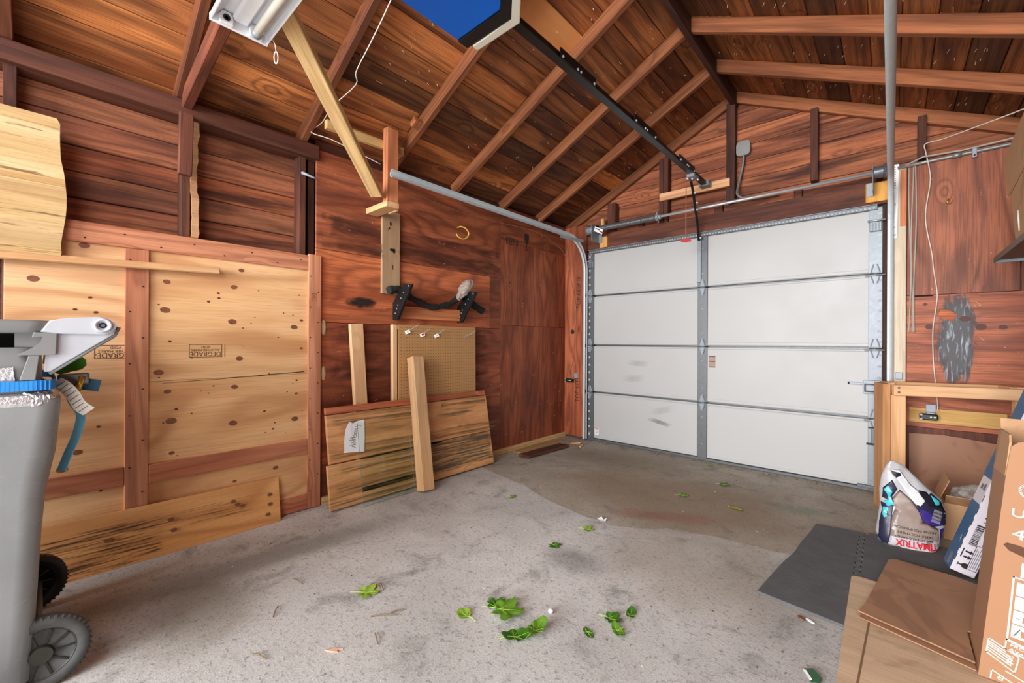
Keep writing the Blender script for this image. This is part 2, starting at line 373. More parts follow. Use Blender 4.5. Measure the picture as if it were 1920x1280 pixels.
def concrete(name, light, mid, dark, speck=0.7, wear=1.0):
    g = G(name); v = g.n('ShaderNodeTexCoord').outputs['Object']
    big = g.noise(v, 0.9, 4.0, 0.6, 0.4); med = g.noise(v, 5.0, 5.0, 0.65, 0.6); fine = g.noise(v, 55.0, 4.0, 0.7)
    grit = g.noise(g.vmath('MULTIPLY', v, (1.0, 1.0, 1.0)), 170.0, 2.0, 0.6)
    c = g.mix(g.ss(big, 0.36, 0.62), lin(light), lin(mid))
    c = g.mix(g.math('MULTIPLY', g.ss(med, 0.5, 0.74), 0.75 * wear), c, lin(dark))
    c = g.mix(g.math('MULTIPLY', g.ss(fine, 0.52, 0.70), speck * 0.8), c, lin(tuple(x * 0.62 for x in dark)))
    c = g.mix(g.math('MULTIPLY', g.ss(grit, 0.58, 0.75), 0.45), c, lin(tuple(min(255, x * 1.18) for x in light)))
    c = g.mix(g.math('MULTIPLY', g.ss(grit, 0.44, 0.3), 0.55 * speck), c, lin(tuple(x * 0.5 for x in dark)))
    # damp / oily stains, fixed places on the slab
    def blot(x, y, rx, ry, col, amt, ang=0.0):
        nonlocal c
        mp = g.n('ShaderNodeMapping'); mp.vector_type = 'TEXTURE'; g.put(mp.inputs[0], v)
        mp.inputs['Location'].default_value = (x, y, 0); mp.inputs['Rotation'].default_value = (0, 0, ang); mp.inputs['Scale'].default_value = (rx, ry, 1)
        ln = g.n('ShaderNodeVectorMath', operation='LENGTH'); g.put(ln.inputs[0], mp.outputs[0])
        dd = g.math('ADD', ln.outputs['Value'], g.math('MULTIPLY', g.math('SUBTRACT', med, 0.5), 0.9))
        c = g.mix(g.math('MULTIPLY', g.ss(dd, 1.0, 0.25), amt), c, lin(col))
    if wear > 0:
        blot(-1.15, 3.0, 1.3, 0.75, (140, 118, 92), 0.6)
        blot(-0.7, 2.2, 0.7, 0.6, (150, 134, 110), 0.4)
        blot(-1.1, 2.62, 0.5, 0.12, (146, 92, 72), 0.5, 0.5)
        blot(-1.2, 1.8, 0.22, 0.16, (104, 100, 98), 0.5)
        blot(-2.35, 0.75, 0.16, 1.0, (112, 108, 100), 0.6, -0.1)
        blot(-2.1, 0.45, 0.4, 0.3, (104, 92, 72), 0.6)
        blot(-0.45, 3.35, 0.25, 0.12, (120, 138, 120), 0.5, 0.3)
        blot(-1.9, 3.6, 0.9, 0.35, (128, 112, 88), 0.5)
    pit = g.noise(g.vmath('MULTIPLY', v, (1.0, 1.6, 1.0)), 24.0, 4.0, 0.7, 0.8)
    c = g.mix(g.math('MULTIPLY', g.ss(pit, 0.6, 0.68), 0.6 * speck), c, lin(tuple(x * 0.6 for x in dark)))
    h = g.math('ADD', g.math('MULTIPLY', fine, 0.7), g.math('MULTIPLY', grit, 0.45))
    g.bump(h, 0.4, 0.004)
    return g.out(c, 0.85, 0, 0.25)
M['concrete'] = concrete('concrete_floor', (208, 206, 202), (180, 177, 173), (128, 125, 120))
M['mat'] = plain('charcoal_foam_mat', (92, 92, 93), 0.85, 0, 0.2, 12, bump=0.6, fleck=((150, 150, 150), 45.0, 0.66, 0.6))

# ------------------------------------------------------------------ structure
YD = 4.12            # inner face of the overhead door wall framing
XL = -2.86           # inner face of the left wall studs
SL = 0.492           # roof slope
def deckL(x): return 2.48 + SL * (x + 2.86)
XR = -1.06           # ridge
ZR = deckL(XR)
def deckR(x): return ZR - SL * (x - XR)
ROOFT = [(1.0, .97, .94), (0.75, 0.7, 0.66), (1.18, 1.1, 0.98), (0.5, 0.47, 0.48), (0.9, 0.8, 0.74), (1.35, 1.26, 1.12), (0.36, 0.35, 0.37), (0.66, 0.6, 0.56), (1.1, .98, .9)]

# floor: old slab, and the smoother overlay towards the door
fl = struct('floor')
bm = bmesh.new(); bm_box(bm, 4.2, 8.3, 0.12, (-1.03, 1.05, -0.066))
obj('sub_base', mesh(bm), M['concrete'], fl)
edge = [(-2.84, 2.62), (-2.5, 2.55), (-2.1, 2.48), (-1.75, 2.36), (-1.45, 2.3), (-1.24, 2.3), (-1.1, 2.37), (-0.98, 2.48), (-0.86, 2.53), (-0.74, 2.56), (-0.62, 2.575), (-0.53, 2.585), (-0.42, 2.6), (-0.25, 2.64), (0.0, 2.66), (0.4, 2.7), (0.8, 2.72)]
ee = []
for a, b in zip(edge, edge[1:]):
    for k in range(4):
        t = k / 4; ee.append((a[0] + (b[0] - a[0]) * t + rnd.uniform(-.006, .006), a[1] + (b[1] - a[1]) * t + rnd.uniform(-.008, .008)))
ee.append(edge[-1])
M['concrete2'] = concrete('concrete_overlay', (184, 176, 164), (158, 148, 134), (118, 107, 92), 0.6, 1.0)
prism('floor_overlay', fl, M['concrete2'], ee + [(1.07, 2.73), (1.07, 5.2), (-3.13, 5.2), (-3.13, 2.64)], -0.0062, -0.0012, Matrix())
prism('concrete_slab', fl, M['concrete'], [(x, y - .002) for (x, y) in ee] + [(1.07, 2.728), (1.07, -3.1), (-3.13, -3.1), (-3.13, 2.638)], -0.0062, 0.0, Matrix())
# grit and crumbs lying about
bm = bmesh.new()
def crumb(x, y, s, z=0.0):
    m = Matrix.Translation((x, y, z + s * 0.25)) @ Matrix.Rotation(rnd.uniform(0, 6.28), 4, 'Z') @ Matrix.Diagonal((s * rnd.uniform(.6, 1.6), s * rnd.uniform(.5, 1), s * .5, 1))
    bmesh.ops.create_icosphere(bm, subdivisions=1, radius=0.5, matrix=m)
for i in range(170): crumb(rnd.uniform(-2.7, -0.1), rnd.uniform(0.5, 4.0), rnd.choice((.004, .005, .006, .009)))
for i in range(150): crumb(rnd.uniform(-2.65, -0.1), 4.06 + rnd.gauss(0, .02), rnd.choice((.006, .009, .013)))
for i in range(60): crumb(rnd.uniform(-2.8, -2.4), rnd.uniform(2.8, 4.05), rnd.choice((.006, .009, .012)))
o = obj('floor_grit', mesh(bm), plain('brown_grit', (112, 96, 74), 0.9, 0, .4, 50), fl); o['kind'] = 'stuff'
bm = bmesh.new()
for i in range(80): crumb(rnd.uniform(-2.5, -0.2), rnd.uniform(0.6, 3.8), rnd.choice((.003, .004, .005)))
o = obj('pale_grit', mesh(bm), plain('white_grit', (236, 230, 220), 0.9), fl); o['kind'] = 'stuff'
# dead twigs and bits of dry stalk on the slab
bm = bmesh.new()
for (x, y, a, L) in [(-1.54, .88, .9, .10), (-1.75, 1.0, .2, .06), (-1.72, 1.03, -.3, .05), (-1.93, 1.55, .3, .04), (-2.46, 3.66, .5, .09), (-2.42, 3.72, -.7, .07), (-2.52, 3.8, .2, .08), (-2.05, .78, .2, .07), (-1.82, .62, 2.6, .08), (-1.5, .95, 1.2, .05), (-1.66, .5, .4, .06), (-1.38, .82, 2.8, .07)]:
    d = V((math.cos(a), math.sin(a), 0)); p = V((x, y, .004))
    tube_bm(bm, [p, p + d * L * .5 + V((0, 0, .004)), p + d * L + V((.006, 0, 0))], .0022, 5)
o = obj('dry_twigs', mesh(bm), plain('dry_twig', (120, 100, 72), .8), fl); o['kind'] = 'stuff'

# ---- left wall: lapped siding boards outside the studs
wl = struct('wall_left')
aabb('sheathing', wl, M['siding'], -3.03, -2.985, -1.6, 4.3, 0, 2.5, 'y', (.5, .45, .42))
z = 2.52; k = 0
zs = [2.56, 2.43, 2.298, 2.179, 2.04, 1.915, 1.788, 1.66, 1.53, 1.40]
tints = [(.8, .76, .74), (1.15, 1.06, 1.0), (.8, .76, .76), (.98, .93, .95), (1.3, 1.1, .96), (.72, .7, .72), (1.08, .98, .93), (.8, .77, .79), (.9, .85, .85)]
for i, (za, zb) in enumerate(zip(zs, zs[1:])):
    for (ya, yb) in ((-1.5, .53), (.532, 1.3)) if i % 2 else ((-1.5, 1.3),):
        q = tints[i]; f = rnd.uniform(.9, 1.1)
        board('plank', wl, M['siding'], (-2.962 + .004 * (i % 2), (ya + yb) / 2, (za + zb) / 2), (0, 1, 0), (-.05, 0, 1), yb - ya - .003, za - zb - .003, .022, [c * f for c in q], .003)
DS = (1, 1, 1)
for (y, tl) in ((-.72, DS), (-.09, (1.05, .95, .9)), (.527, (.9, .85, .82)), (1.14, (1.05, .95, .92)), (1.205, (.6, .55, .52))):
    aabb('stud', wl, M['stud'], XL - .088, XL if y < 1.19 else XL - .02, y - .02, y + .02, 0, 2.3, 'z', tl)
# tan strip with a rough edge nailed beside the second stud
pts = [(0, 0)]; hh = .68
bm = bmesh.new(); A = []
for i in range(25):
    t = i / 24; A.append((.55 + .004 * math.sin(t * 9) + rnd.uniform(-.002, .002), 1.66 + t * hh))
B = [(y_ + .03 + .002 * math.sin(zz * 31) + rnd.uniform(-.003, .003), zz) for (y_, zz) in A]
prism('furring_strip', wl, wood('rough_tan_strip', (204, 160, 116), (176, 128, 90), (108, 72, 50), gy=12, freq=20, ring=.3, stain=(92, 66, 52), stain_sc=(5, 9)), A + B[::-1], -.02, .0, Matrix(((0, 0, 1, XL + .012), (1, 0, 0, 0), (0, 1, 0, 0), (0, 0, 0, 1))))
# top plate
aabb('top_plate', wl, M['stud'], -2.95, -2.82, -1.5, 1.23, 2.295, 2.385, 'y', (1.0, .92, .9))
aabb('top_plate', wl, M['stud'], -2.95, -2.875, 1.23, 4.1, 2.36, 2.45, 'y', (.8, .72, .7))
# gusset block at the plate
board('gusset_block', wl, M['stud'], (-2.80, .515, 2.14), (0, .02, 1), (0, 1, 0), .33, .06, .035, (1.15, 1.0, .95), .004)
# red-brown plywood sheets
def sheet(y0, y1, z0, z1, x, tint, axis='y'):
    return aabb('plywood_sheet', wl, M['redply'], x - .014, x, y0, y1, z0, z1, axis, tint, .0015)
sheet(1.222, 3.008, 1.718, 2.372, -2.846, (1.04, 1.0, .98))
sheet(1.222, 2.86, 1.225, 1.716, -2.848, (1.5, 1.38, 1.2))
sheet(2.862, 3.008, 1.225, 1.716, -2.849, (.9, .85, .84))
sheet(1.222, 3.008, .045, 1.222, -2.847, (.82, .7, .66))
sheet(3.011, 4.12, 2.1, 2.43, -2.846, (.78, .72, .7))
sheet(3.011, 4.12, 1.262, 2.099, -2.847, (1.0, .92, .88), 'z')
sheet(3.011, 4.12, .045, 1.26, -2.846, (.86, .74, .7), 'z')
aabb('sill_strip', wl, M['treated'], -2.90, -2.825, 1.26, 4.1, 0, .05, 'y', (.9, .86, .82))
board('dark_stain', wl, streak_mat('old_dark_stain', (84, 42, 30), .55, 1.4, 9, .3, .75, (.9, .13)), (-2.8455, 2.12, 1.845), (0, 1, -.0), (0, 0, 1), 1.78, .26, .0008, None, 0)
board('dark_stain', wl, streak_mat('old_dark_stain_low', (76, 36, 26), .45, 1.2, 7, .3, .8, (.8, .42)), (-2.8462, 2.1, .82), (0, 1, 0), (0, 0, 1), 1.6, .78, .0008, None, 0)
# marks on the plywood: a scorched smudge, stencilled KEEP and a goblet
SOFT = {}
def smudge_mat(name, col, amt=.85, sx=30.0, sy=40.0, k=1.5):
    g = G(name); v = g.n('ShaderNodeTexCoord').outputs['Object']
    n = g.noise(g.vmath('MULTIPLY', v, (sx, sy, 1)), 1.0, 4, .65); ln = g.n('ShaderNodeVectorMath', operation='LENGTH'); g.put(ln.inputs[0], g.vmath('MULTIPLY', v, (6.6, 20, 0)))
    d = g.math('ADD', ln.outputs['Value'], g.math('MULTIPLY', g.math('SUBTRACT', n, .5), k))
    g.put(g.b.inputs['Alpha'], g.math('MULTIPLY', g.math('MULTIPLY', g.ss(d, 1.0, .1), g.ss(ln.outputs['Value'], 1.0, .75)), amt)); g.b.inputs['Base Color'].default_value = lin(col); g.b.inputs['Roughness'].default_value = .9
    return g.m
board('soot_smudge', wl, smudge_mat('soot', (40, 30, 24), .9, 12, 30, 1.3), (-2.8465, 1.555, 1.376), (0, 1, 0), (0, 0, 1), .36, .10, .0012, None, 0)
lettering('stencil', wl, M['darkstain'], 'KEEP II', .10, (-2.8455, 3.17, 2.10), (0, 1, 0), (0, 0, 1), sx=.62)
gob = [(-.035, .085), (.035, .085), (.036, .03), (.026, -.005), (.012, -.02), (.005, -.03), (.005, -.075), (.03, -.088), (-.03, -.088), (-.005, -.075), (-.005, -.03), (-.012, -.02), (-.026, -.005), (-.036, .03)]
prism('goblet_mark', wl, M['darkstain'], gob, 0, .0008, frame((-2.846, 3.4, 2.14), (0, 1, 0), (0, 0, 1)))
# dried mud nests by the panel edge
for (y, z, s) in ((1.275, 1.19, .055), (1.275, .88, .05)):
    bm = bmesh.new(); bmesh.ops.create_icosphere(bm, subdivisions=3, radius=1, matrix=Matrix.Translation((-2.846, y, z)) @ Matrix.Diagonal((.008, s * .32, s, 1)))
    for v in bm.verts: v.co += V((0, rnd.uniform(-.002, .002), rnd.uniform(-.002, .002)))
    obj('mud_patch', mesh(bm, smooth=True), plain('dry_mud', (188, 152, 118), .9, 0, .2, 60), wl)
# tiny pale splinters and staples in the plywood
bm = bmesh.new()
for i in range(90):
    y = rnd.uniform(1.3, 4.05); zz = rnd.choice((rnd.uniform(.1, .8), rnd.uniform(.1, 2.3))); a = rnd.uniform(-.9, .9); L = rnd.uniform(.008, .035)
    bm_box(bm, L, .003, .001, (0, 0, 0), frame((-2.8455, y, zz), (0, math.cos(a), math.sin(a)), (0, -math.sin(a), math.cos(a))))
o = obj('wood_splinters', mesh(bm), plain('pale_splinter', (206, 150, 112), .8), wl); o['kind'] = 'stuff'

# ---- right wall and rear return (outside the picture, they close the room)
wr = struct('wall_right')
aabb('sheathing', wr, M['siding'], .85, .9, -1.6, 4.3, 0, 2.5, 'y', (.7, .62, .6))
for y in (-.7, 0, .7, 1.4, 2.1, 2.8, 3.5): aabb('stud', wr, M['stud'], .762, .85, y - .02, y + .02, 0, 2.4, 'z')

# ---- roof
ce = struct('ceiling')
DX = .1475; cx = 1 / math.sqrt(1 + SL * SL)
M['newplank'] = wood('new_orange_board', (232, 160, 98), (222, 148, 86), (196, 120, 64), gy=3, freq=16, ring=.2, fine=.15)
def roof_plank(side, x0, x1, y0, y1, tint, mt=None):
    f = deckL if side < 0 else deckR
    zc = (f(x0) + f(x1)) / 2; nx = -SL if side < 0 else SL
    n = V((nx, 0, 1)).normalized(); P = V(((x0 + x1) / 2, (y0 + y1) / 2, zc)) + n * .011
    board('plank', ce, mt or M['roof'], P, (0, 1, 0), (1, 0, SL if side < 0 else -SL), y1 - y0 - .004, (x1 - x0) / cx - .004, .02, tint, .003)
joints = [1.14, 1.77, 2.40, 3.01, 3.59, .5, -.1]
BAG = []
def tintpick(bias=1.0):
    if not BAG: BAG.extend(rnd.sample(ROOFT, len(ROOFT)))
    q = BAG.pop(); f = rnd.uniform(.88, 1.12) * bias
    return [c * f for c in q]
XS = [-3.06, -2.91, -2.747, -2.61, -2.454, -2.30, -2.15, -2.0, -1.835, -1.68, -1.535, -1.38, -1.22, XR]
for i, (x, x1) in enumerate(zip(XS, XS[1:])):
    js = sorted(rnd.sample(joints, 1 if i % 3 else 2)); ys = [-1.5] + js + [4.3]
    if x in (-1.68, -1.535): ys = [-1.5, 1.14, 2.41, 4.3]
    for a, b in zip(ys, ys[1:]):
        t = tintpick(1.12)
        if x == -1.68 and a == 1.14:
            t = (1.0, 1.0, 1.0)
            roof_plank(-1, x, x1, a, b, t, M['newplank'])
        else: roof_plank(-1, x, x1, a, b, t)
x = XR; i = 0
while x < .95:
    x1 = x + .137
    js = sorted(rnd.sample(joints, 1)); ys = [-1.5] + js + [4.3]
    for a, b in zip(ys, ys[1:]): roof_plank(1, x, x1, a, b, tintpick(.82))
    x = x1; i += 1
# rafters, centred on y, tops against the boards
def rafter(side, y, tint, yaw=0.0):
    if side < 0:
        p0 = V((-3.02, y, deckL(-3.02))); p1 = V((XR - .02, y + yaw, deckL(XR - .02)))
        n = V((-SL, 0, 1)).normalized(); d = (p1 - p0).normalized()
    else:
        p0 = V((XR + .02, y, deckR(XR + .02))); p1 = V((.9, y + yaw, deckR(.9))); n = V((SL, 0, 1)).normalized()
    p0 = p0 - n * .0455; p1 = p1 - n * .0455
    beam('rafter', ce, M['rafter'], p0, p1, n, .09, .04, tint, .003)
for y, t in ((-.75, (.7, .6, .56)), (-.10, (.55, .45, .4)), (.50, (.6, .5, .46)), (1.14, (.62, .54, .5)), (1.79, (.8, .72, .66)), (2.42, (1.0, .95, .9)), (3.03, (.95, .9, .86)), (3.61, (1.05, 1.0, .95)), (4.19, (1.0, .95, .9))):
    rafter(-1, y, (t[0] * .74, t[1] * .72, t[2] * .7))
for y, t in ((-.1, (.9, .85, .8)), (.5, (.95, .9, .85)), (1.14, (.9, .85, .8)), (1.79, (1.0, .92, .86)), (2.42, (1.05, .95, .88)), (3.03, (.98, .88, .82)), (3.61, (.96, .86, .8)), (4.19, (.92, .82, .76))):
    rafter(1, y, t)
aabb('ridge_board', ce, M['stud'], XR - .02, XR + .02, -1.5, 4.25, ZR - .14, ZR, 'y', (.62, .62, .64))
blocker_mat = plain('leak_blocker', (22, 18, 16), .95)  # unseen black sheets added over the roof boards to stop light leaking through
for (xa, xb, f) in ((-3.1, XR, deckL), (XR, .96, deckR)):
    p0, p1 = V((xa, 1.4, f(xa) + .026)), V((xb, 1.4, f(xb) + .026))
    board('light_block', ce, blocker_mat, (p0 + p1) / 2, (0, 1, 0), p1 - p0, 6.0, (p1 - p0).length + .02, .004, None, 0)
# old dark tie at the far left, roofing-nail points through the boards
bm = bmesh.new()
def nailpt(side, x, y):
    f = deckL if side < 0 else deckR; n = V((-SL if side < 0 else SL, 0, 1)).normalized()
    p = V((x, y, f(x))); q = p - n * rnd.uniform(.012, .02) + V((rnd.uniform(-.006, .006), rnd.uniform(-.006, .006), 0))
    tube_bm(bm, [p, q], [.0022, .0013], 5)
for i in range(150): nailpt(1, rnd.uniform(-1.0, .75), rnd.choice((2.55, 2.72, 2.86, 3.2, 3.33, 3.47, 3.78, 3.92, 4.05, 2.2, 2.3)) + rnd.uniform(-.03, .03))
for i in range(150): nailpt(-1, rnd.uniform(-2.6, -1.1), rnd.uniform(1.2, 4.1))
o = obj('roofing_nails', mesh(bm), plain('nail_point', (226, 206, 176), .5, .3), ce); o['kind'] = 'stuff'
bm = bmesh.new()
for i in range(34):
    s = rnd.choice((-1, -1, 1)); x = rnd.uniform(-2.6, -1.15) if s < 0 else rnd.uniform(-.95, .6); y = rnd.uniform(1.3, 4.0); f = deckL if s < 0 else deckR
    bm_box(bm, rnd.uniform(.02, .06), .004, .002, (0, 0, 0), frame((x, y, f(x) - .003), (.2 * rnd.uniform(-1, 1), 1, 0), (1, 0, SL if s < 0 else -SL)))
o = obj('split_slivers', mesh(bm), plain('fresh_split_wood', (206, 140, 92), .8), ce); o['kind'] = 'stuff'

# ---- wall with the overhead door
wf = struct('wall_front')
zs = [2.28, 2.42, 2.57, 2.72, 2.87, 3.02, 3.17, 3.32, 3.42]
for i, (za, zb) in enumerate(zip(zs, zs[1:])):
    def lim(zz): return max(-2.95, (zz - 2.48) / SL - 2.86), min(.85, XR + (ZR - zz) / SL)
    a0, b0 = lim(za); a1, b1 = lim(min(zb, ZR - .001))
    tn = [(1.25, 1.1, 1.0), (1.1, 1.0, .92), (1.28, 1.1, 1.0), (1.15, 1.02, .95)][i % 4]
    P0 = (a0 + b0) / 2
    pts = [(a0 - P0, za), (b0 - P0, za), (b1 - P0, zb - .002), (a1 - P0, zb - .002)]
    q_ = rnd.uniform(.78, 1.0); zm = (za + zb) / 2; pts = [(a, b - zm) for (a, b) in pts]
    prism('plank', wf, M['siding'], pts, 0, .022, frame((P0, YD + .125, zm), (1, 0, 0), (0, .07, 1)), [c * q_ for c in tn])
aabb('outer_sheathing', wf, M['siding'], .0, .9, 4.215, 4.25, 0, 2.4, 'x', (.6, .5, .48))
aabb('outer_sheathing', wf, M['siding'], -3.0, -2.5, 4.215, 4.25, 0, 2.4, 'x', (.6, .5, .48))
aabb('header', wf, M['stud'], -2.56, .0, YD + .002, YD + .09, 2.125, 2.285, 'x', (1.15, .98, .9))
for (x0, x1, z0, z1, t) in ((-1.115, -1.045, 2.36, 3.25, (.75, .68, .66)), (-1.735, -1.692, 2.285, 2.925, (.9, .8, .76)), (-1.69, -1.645, 2.285, 2.93, (.66, .58, .56)), (-2.31, -2.215, 2.285, 2.6, (.9, .78, .72)), (-.49, -.44, 2.4, 2.98, (.8, .68, .62)), (.135, .18, 2.4, 2.7, (.7, .6, .56))):
    aabb('stud', wf, M['stud'], x0, x1, YD + .01, YD + .085, z0, z1, 'z', t)
for (x0, x1) in ((-1.215, -1.145), (-.6, -.545), (-1.95, -1.9)):
    aabb('cripple_block', wf, M['stud'], x0, x1, YD + .015, YD + .08, 2.285, 2.36, 'z', (1.0, .85, .78))
for (x0, x1) in ((-1.9, -1.215), (-1.145, -.6), (-.545, -.06), (-2.4, -1.95)):
    aabb('frieze_board', wf, M['siding'], x0, x1, YD + .05, YD + .075, 2.29, 2.35, 'x', (1.05, .95, .9), .004)
# corner strip left of the door with its stencils
cp = aabb('corner_panel', wf, M['redply'], -2.845, -2.555, YD - .02, YD, .02, 2.42, 'z', (1.12, .98, .9))
lettering('stencil', cp, M['darkstain'], 'TOP KEEP III', .075, (-2.655, YD - .0206, 1.66), (0, 0, 1), (-1, 0, 0), sx=.9)
lettering('stencil', cp, M['darkstain'], 'TOP KEEP', .075, (-2.665, YD - .0206, .56), (0, 0, 1), (-1, 0, 0), sx=.9)
bm = bmesh.new(); disc_bm(bm, frame((-2.735, YD - .021, 1.215), (1, 0, 0), (0, 0, 1)), .026, .026, .001, 20)
obj('black_dot', mesh(bm), M['ink'], cp)
lettering('pencil_mark', cp, M['darkstain'], 'I--', .06, (-2.66, YD - .0206, 1.24), (0, 0, 1), (-1, 0, 0), sx=.9)
aabb('door_jamb', wf, M['stud'], -2.556, -2.49, YD + .03, YD + .12, 0, 2.2, 'z', (.5, .46, .44))
aabb('door_jamb', wf, M['stud'], -.05, .0, YD + .03, YD + .12, 0, 2.2, 'z', (.5, .46, .44))
# post right of the door: cream paint, bare orange wood near the top
aabb('jamb_post', wf, M['oldpaint'], .0, .078, YD - .04, YD + .05, .0, 2.36, 'z', None, .003)
aabb('bare_strip', wf, M['fir'], .045, .0785, YD - .043, YD - .038, 1.93, 2.33, 'z', (1.05, .8, .66))
# plywood right of the door
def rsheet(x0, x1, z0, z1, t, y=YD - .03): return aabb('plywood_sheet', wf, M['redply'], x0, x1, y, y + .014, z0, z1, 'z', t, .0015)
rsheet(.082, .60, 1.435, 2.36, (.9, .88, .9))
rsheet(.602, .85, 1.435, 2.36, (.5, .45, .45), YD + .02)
low = bpy.data.meshes
# lower sheet has a real hole with the outer boards showing behind it
P = [(.082, .52), (.85, .52), (.85, 1.432), (.30, 1.432), (.29, 1.332), (.33, 1.293), (.305, 1.245), (.235, 1.287), (.245, 1.335), (.29, 1.332), (.30, 1.432), (.082, 1.432)]
bm = bmesh.new(); P2 = [(a - .45, b - .9) for a, b in P]
from mathutils.geometry import tessellate_polygon
HOLE = [(.29, 1.332), (.331, 1.293), (.305, 1.244), (.234, 1.286), (.244, 1.336)]
def holed(bm, outer, hole, t0, t1):
    pts = list(outer) + list(hole); tri = tessellate_polygon([[V((p[0], p[1], 0)) for p in outer], [V((p[0], p[1], 0)) for p in hole]])
    a = [bm.verts.new((p[0], p[1], t0)) for p in pts]; b = [bm.verts.new((p[0], p[1], t1)) for p in pts]
    for (i, j, k) in tri: bm.faces.new((a[i], a[j], a[k])); bm.faces.new((b[k], b[j], b[i]))
    n = len(outer); m_ = len(hole)
    for s0, c in ((0, n), (n, m_)):
        for i in range(c): bm.faces.new((a[s0 + i], a[s0 + (i + 1) % c], b[s0 + (i + 1) % c], b[s0 + i]))
def keyhole(bm, outer, t0, t1):
    a = [bm.verts.new((p[0], p[1], t0)) for p in outer]; b = [bm.verts.new((p[0], p[1], t1)) for p in outer]
    f0 = bm.faces.new(a[::-1]); f1 = bm.faces.new(b); n = len(outer)
    for i in range(n): bm.faces.new((a[i], a[(i + 1) % n], b[(i + 1) % n], b[i]))
    bmesh.ops.triangulate(bm, faces=[f0, f1])
holed(bm, [(a - .45, b - .9) for a, b in ((.082, .52), (.85, .52), (.85, 1.432), (.082, 1.432))], [(a - .45, b - .9) for a, b in HOLE], 0, .014)
obj('plywood_sheet', mesh(bm), M['redply'], wf, Matrix(((1, 0, 0, .45), (0, 0, -1, YD - .016), (0, 1, 0, .9), (0, 0, 0, 1))) , (1.12, 1.04, 1.02))
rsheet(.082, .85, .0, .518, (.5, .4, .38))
board('inner_board', wf, M['siding'], (.28, YD - .003, 1.29), (1, 0, 0), (0, 0, 1), .24, .14, .02, (1.5, 1.25, 1.1))
# grey weathered stain round the hole
def stain_mat():
    g = G('grey_stain'); v = g.n('ShaderNodeTexCoord').outputs['Object']
    n = g.noise(g.vmath('MULTIPLY', v, (9, 3.2, 3)), 2.2, 4, .6, 1.0); n2 = g.noise(g.vmath('MULTIPLY', v, (60, 10, 3)), 1.0, 3, .6, .5)
    ln = g.n('ShaderNodeVectorMath', operation='LENGTH'); g.put(ln.inputs[0], g.vmath('MULTIPLY', v, (10.5, 3.1, 0)))
    d = g.math('ADD', ln.outputs['Value'], g.math('MULTIPLY', g.math('SUBTRACT', n, .5), 1.1))
    g.put(g.b.inputs['Alpha'], g.math('MULTIPLY', g.ss(d, 1.05, .55), .88))
    g.put(g.b.inputs['Base Color'], g.mix(g.ss(n2, .52, .68), lin((74, 70, 72)), lin((166, 172, 184)))); g.b.inputs['Roughness'].default_value = .5
    return g.m
st = [(.235, .82), (.43, .82), (.44, 1.43), (.30, 1.43), (.291, 1.333), (.331, 1.293), (.305, 1.243), (.234, 1.286), (.244, 1.336), (.291, 1.333), (.30, 1.43), (.215, 1.43), (.20, 1.1)]
bm = bmesh.new(); holed(bm, [(a - .325, b - 1.13) for a, b in ((.235, .82), (.43, .82), (.44, 1.43), (.215, 1.43), (.20, 1.1))], [(a - .325, b - 1.13) for a, b in HOLE], 0, .0009)
obj('grey_stain', mesh(bm), stain_mat(), wf, Matrix(((1, 0, 0, .325), (0, 0, -1, YD - .0301), (0, 1, 0, 1.13), (0, 0, 0, 1))))
bm = bmesh.new()
for (x, zz, rx, rz) in ((.365, 1.265, .028, .019), (.195, 1.215, .02, .018), (.435, 1.21, .026, .022), (.53, 1.205, .02, .015), (.175, 1.37, .012, .01)):
    disc_bm(bm, frame((x, YD - .0302, zz), (1, 0, 0), (0, 0, 1)), rx, rz, .001, 14)
o = obj('knots', mesh(bm), plain('red_knot', (84, 40, 30), .6, 0, .3, 90), wf); o['kind'] = 'stuff'
aabb('dark_slot', wf, M['hole'], .11, .215, YD - .0308, YD - .0298, 1.424, 1.432, 'x', None, 0)

# ---- sectional overhead door
dr = struct('door_1')
XA, XB = -2.56, -.048; ZS = [.02, .54, 1.062, 1.613, 2.105]; XC = -1.313
for i, (za, zb) in enumerate(zip(ZS, ZS[1:])):
    bm = bmesh.new(); bm_box(bm, XB - XA, .045, zb - za - .016, ((XA + XB) / 2, YD + .0425, (za + zb) / 2)); bevel(bm, .004)
    p = obj('door_section', mesh(bm), M['whitepaint'], dr)
    for (a, b) in ((XA + .085, XC - .045), (XC + .045, XB - .075)):
        bm = bmesh.new(); bm_box(bm, b - a, .004, zb - za - .06, ((a + b) / 2, YD + .0195, (za + zb) / 2 + (.006 if i else 0))); bevel(bm, .0018)
        obj('panel', mesh(bm), M['whitepaint'], p)
    if i:   # tongue-and-groove lips along the joint
        aabb('joint_lip', p, M['whitepaint'], XA + .06, XB - .06, YD + .014, YD + .02, za + .012, za + .017, 'x')
        aabb('joint_lip', p, M['whitepaint'], XA + .06, XB - .06, YD + .014, YD + .02, za - .026, za - .021, 'x')
